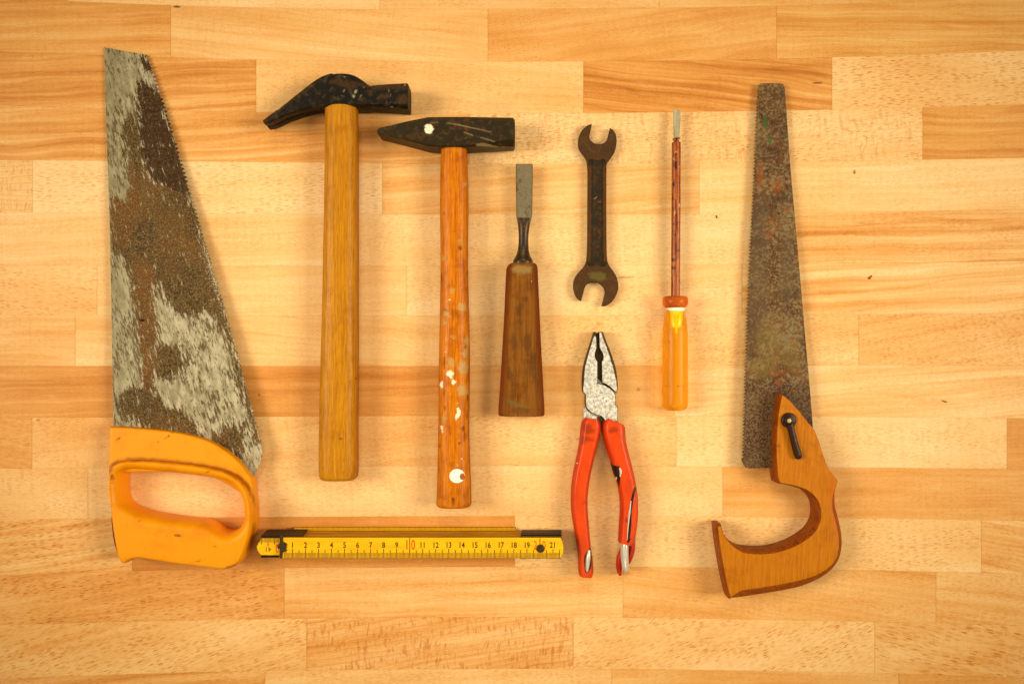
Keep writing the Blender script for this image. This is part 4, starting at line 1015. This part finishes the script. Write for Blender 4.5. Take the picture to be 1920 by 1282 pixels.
    bm = plate([smooth([(524,1006,1),(530,1006,1),(530.5,1015,1),(538,1019,1),(537,1024,1),(536.5,1030,1),(538,1031.5,1),(530,1036,1),(528.5,1046.5),(525,1046.5,1),(524,1040,1)], 3)], [(0, .029), (0, .0324), (.6, .0329)], .0324)
    link('end_clip', bm, riv.m, t)
    bm = bmesh.new(); cyl(bm, 524.5, 1023.5, 5.2, .0285, .0300, bev=.0005); link('rivet', bm, riv.m, t)
    bm = bmesh.new(); cyl(bm, 1013.3, 1028.3, 7.8, .0315, .0328, bev=.0006); cyl(bm, 1013.3, 1028.3, 5.6, .0327, .0331, bev=.0003); link('rivet', bm, riv.m, t)
folding_rule()

# ------------------------------------------------------------------ pistol-grip saw
def grip_saw():
    t = thing('grip_saw', 'narrow rust-covered saw with hook-shaped open wooden grip at the far right', 'saw', 1470, 930)
    rt = random.Random(5)
    left = [(1421,178),(1417,260),(1412.5,370),(1407,470),(1403,560),(1400,650),(1397,740),(1394.5,820),(1393,862)]
    r = smooth(left, 3, closed=False); L = [0]
    for a, b in zip(r[:-1], r[1:]): L.append(L[-1] + math.hypot(b[0]-a[0], b[1]-a[1]))
    def at(s):
        for i in range(len(L)-1):
            if L[i+1] >= s:
                u = (s-L[i])/max(1e-6, L[i+1]-L[i]); a, b = r[i], r[i+1]
                return a[0]+(b[0]-a[0])*u, a[1]+(b[1]-a[1])*u
        return r[-1]
    tl = []; s = 0; 
    while s < L[-1]-6:
        x, y = at(s); k = .5 + .8*min(1, s/420)
        tl.append((x+1.6, y)); tl.append((x - 1.7*k - .6 + rt.uniform(-.4, .4), y + 4.9 if s > 380 else y + 3.6)); s += 6.4
    outline = [(1427,156.5)] + [(1464,156.5), (1469,159), (1471.5,166), (1476,230), (1481,300), (1488,380), (1495,460), (1502,540), (1509,620), (1516,700), (1522,770), (1526,830), (1500,876), (1448,876), (1405,878), (1398,876), (1394.5,871)] + list(reversed(tl)) + [(1422,172), (1423,160)]
    m = M('rusted_saw_blade', .6, .35)
    nf = m.noise(m.co, .30, 4, .75); nm = m.noise(m.co, .12, 5, .72); nb = m.noise(m.co, .016, 4, .6); n4 = m.noise(m.map(m.co, (1, 1, 1), loc=(77, 3, 0)), .17, 5, .75)
    c = m.mix(m.sstep(nf, .38, .62), srgb(60, 32, 8), srgb(112, 70, 26))
    c = m.mix(m.sstep(nb, .42, .60, 0, .65), c, srgb(116, 76, 26))
    c = m.mix(m.sstep(m.math('ADD', m.math('MULTIPLY', n4, .8), m.math('MULTIPLY', nb, .2)), .48, .56, 0, .78), c, srgb(130, 116, 78))
    c = m.mix(m.sstep(nm, .57, .64, 0, .85), c, srgb(56, 22, 6))
    c = m.mix(m.sstep(m.noise(m.map(m.co, (1, 1, 1), loc=(7, 33, 0)), .05, 4, .65), .60, .70, 0, .7), c, srgb(146, 66, 14))
    c = m.mix(m.sstep(m.noise(m.map(m.co, (1, 1, 1), loc=(21, 5, 0)), .03, 4, .6), .50, .66, 0, .55), c, srgb(60, 34, 10))
    gr = m.sstep(m.math('ADD', m.attr('greyside'), m.math('MULTIPLY', m.math('SUBTRACT', nm, .5), 30)), -8, 8, 0, .42)
    c = m.mix(gr, c, m.mix(m.sstep(nf, .4, .65), srgb(98, 84, 56), srgb(70, 48, 20)))
    olv = m.sstep(m.math('ADD', m.attr('olive'), m.math('MULTIPLY', m.math('SUBTRACT', nm, .5), 34)), -6, 6, 0, .42)
    c = m.mix(olv, c, m.mix(m.sstep(nf, .4, .65), srgb(136, 112, 44), srgb(100, 70, 24)))
    drk = m.sstep(m.math('ADD', m.attr('darkend'), m.math('MULTIPLY', m.math('SUBTRACT', nm, .5), 40)), -4, 4, 0, .65)
    c = m.mix(drk, c, m.mix(m.sstep(nf, .46, .60), srgb(54, 22, 6), srgb(122, 96, 60)))
    c = m.mix(m.math('MULTIPLY', paintmask(m, 'orange', 3, 14, .2), .45), c, srgb(142, 70, 14))
    c = m.mix(m.math('MULTIPLY', paintmask(m, 'green', .8, 8, .35), .8), c, srgb(24, 92, 34))
    c = m.mix(paintmask(m, 'wear', .5, 4, .5), c, srgb(196, 160, 84))
    m.color(c); m.bump(m.math('ADD', nf, nm), .0004, .7)
    zf = lambda x, y, z: z + .0035 + .0055 * max(0, (y - 156) / 720.0)
    bm = plate([outline], [(0, 0), (0, .0012)], .0012, grid=6, zf=zf)
    link('blade', bm, m.m, t, masks={'green': [ell(1434.5,228,3.6,17,-2,wob=.2), ell(1442,262,3.5,9,-10,wob=.3), ell(1442,315,1.5,6)],
        'orange': [ell(1441,404,5,4,wob=.3), ell(1443,441,9,6,-20,wob=.3), ell(1460,716.5,7,7), ell(1425,330,8,30,wob=.3), ell(1458,350,10,14,wob=.3), ell(1460,700,16,5), ell(1450,420,4,3)],
        'olive': [ell(1440,650,26,60,wob=.1), ell(1480,665,20,30,wob=.2), ell(1425,690,22,20)],
        'greyside': [[(1412,370),(1440,370),(1440,640),(1402,640)], ell(1475,500,13,75,wob=.2)],
        'darkend': [[(1392,716),(1530,716),(1530,880),(1392,880)], ell(1466,175,8,22), ell(1466,205,5,10)],
        'wear': [ell(1463,163,3.5,2,-30,wob=.3)]})
    face = wood('honey_beech_grip', srgb(196, 118, 12), srgb(172, 98, 10), rough=.40, dirt=.35, pores=.35, sc_=.8, rot=-.05,
                masks=(('red', srgb(190, 84, 10), 6, 9, .1, .3), ('mark', srgb(90, 50, 14), 1.5, 5, .4, .7)))
    edge = wood('dark_end_grain', srgb(166, 84, 14), srgb(112, 50, 8), rough=.45, dirt=.7, pores=.8, sc_=1.0, rot=.9, masks=(('red', srgb(170, 70, 8), 6, 9, .1, .3),))
    O = [(1462.3,737,1),(1474,745),(1493.4,765),(1510,786),(1524.5,804),(1534.4,828),(1542.6,854),(1554,880),(1570,899.5,1),(1568.4,909),(1565.5,923),(1566.5,949),(1573,975),(1578.5,1003),(1579,1022),(1575.5,1042),(1567,1059),(1551,1075),(1526,1089.5),(1493.4,1101),(1441,1111),(1366,1122,1),(1359.5,1095),(1352.5,1060),(1346,1020),(1341.5,982,1),(1351.5,982,1),(1357,1000),(1368,1014),(1387,1026),(1416,1030.5),(1450,1028),(1483.6,1017),(1514,998),(1527,980),(1531,960),(1526,938),(1510,921),(1488,912),(1470,908),(1456,905,1),(1454,893),(1452,865),(1451,834),(1453,795),(1457,762)]
    sm = smooth(O, 4)
    # chamfer: narrow round the nose, wide on the hook
    def wide(base, big):
        def f(i, x, y):
            if y < 890: return base
            if y > 965 and x < 1390: return base + (big-base) * max(0, min(1, (x-1362)/26)) * (1.7 if y > 1055 else .3)
            k = min(1, (y-890)/60)
            if x < 1370 and y > 985: return base
            if 1355 < x < 1532 and 905 < y < 1031 : return base + (big-base)*.45*k     # inner hook
            if y > 1048 and x < 1580: return base + (big-base)*(1 + .7*max(0, min(1, (1575-x)/80)))*max(0, min(1, (x-1364)/14))
            return base + (big-base)*k
        return f
    bm = plate([sm], [(3, .0005, 1), (0, .003, 1), (0, .0165, 1), (wide(.6, 3.2), .0187, 1), (wide(1.3, 7), .0207, 1), (wide(2.2, 10), .0216, 1)], .0175, grid=9)
    link('handle', bm, [face.m, edge.m], t, angle=40, masks={'red': [[(1545,885),(1572,900),(1570,950),(1580,1010),(1565,1000),(1556,950),(1552,910)]], 'mark': [ell(1490,770,3,1,50), ell(1508,812,3,5,-40,wob=.3), ell(1468,828,3,3,wob=.3), ell(1458,836,8,1,20), ell(1430,1075,1,22), ell(1478,1045,.8,14), ell(1343,1004,2,6,wob=.3), ell(1522,880,1.2,.9)]})
    im = plain('dark_iron_lever', srgb(52, 26, 12), .38, .5, .3, .4, .6, .15)
    bm = bmesh.new()
    cyl(bm, 1480, 788, 14.3, .0210, .0238, n=36, bev=.0011)
    cyl(bm, 1480, 788, 8.5, .0236, .0250, n=30, bev=.0007)
    sweep([(1481, 795, 7.5, .0246, .0022), (1484, 808, 6.2, .0246, .0021), (1490, 832, 6.6, .0244, .0021), (1496, 852, 7.0, .0242, .0022), (1498, 860.5, 6.4, .0242, .0020)], n=24, step=3, round_ends=(0, 5), bm=bm)
    lv = link('lever', bm, im.m, t, angle=45)
    bm = bmesh.new(); cyl(bm, 1480.3, 788.7, 4.2, .0245, .0257, n=20, bev=.0006)
    link('bolt_end', bm, plain('bright_bolt', srgb(184, 168, 110), .45, .4, .3, .3, .5, .4).m, lv)
grip_saw()

# ------------------------------------------------------------------ crumbs on the table
def crumb(px, py, pts, label, c):
    bm = plate([[(px+x, py+y) for x, y in pts]], [(0, .0001), (0, .0006), (.4, .0009)], .0009)
    L = W(px, py, 0)
    bmesh.ops.translate(bm, verts=bm.verts, vec=-L)
    o = link('wood_chip', bm, plain('chip_'+str(int(px)), c, .6).m)
    o.location = L; o['label'] = label; o['category'] = 'wood chip'; o['group'] = 'wood chips scattered on the table'
crumb(1631, 521, [(-3,-1.5),(0,-2.2),(4,-5),(5,-4.6),(2,0),(1,2.6),(-2,2.4)], 'reddish brown wood chip with a pointed tail, right of the rusty saw', srgb(150, 60, 14))
crumb(1603, 323, [(-1.2,2.5),(-1.6,0),(-.4,-4.5),(.4,-4.5),(1.4,1),(.8,3)], 'thin orange upright splinter above the light stave near the right edge', srgb(190, 110, 24))
crumb(1772, 752.5, [(-5,-2),(-1,-1),(3,-.2),(4.5,1),(1,1.8),(-2,.4)], 'small brown sliver lying low at the right, near the grain waves', srgb(130, 60, 16))
crumb(1344, 406.5, [(-1.5,-3),(0,-3),(1.6,1.5),(1,3.2),(-1,2)], 'tiny dark chip left of the rusty saw blade', srgb(120, 64, 16))
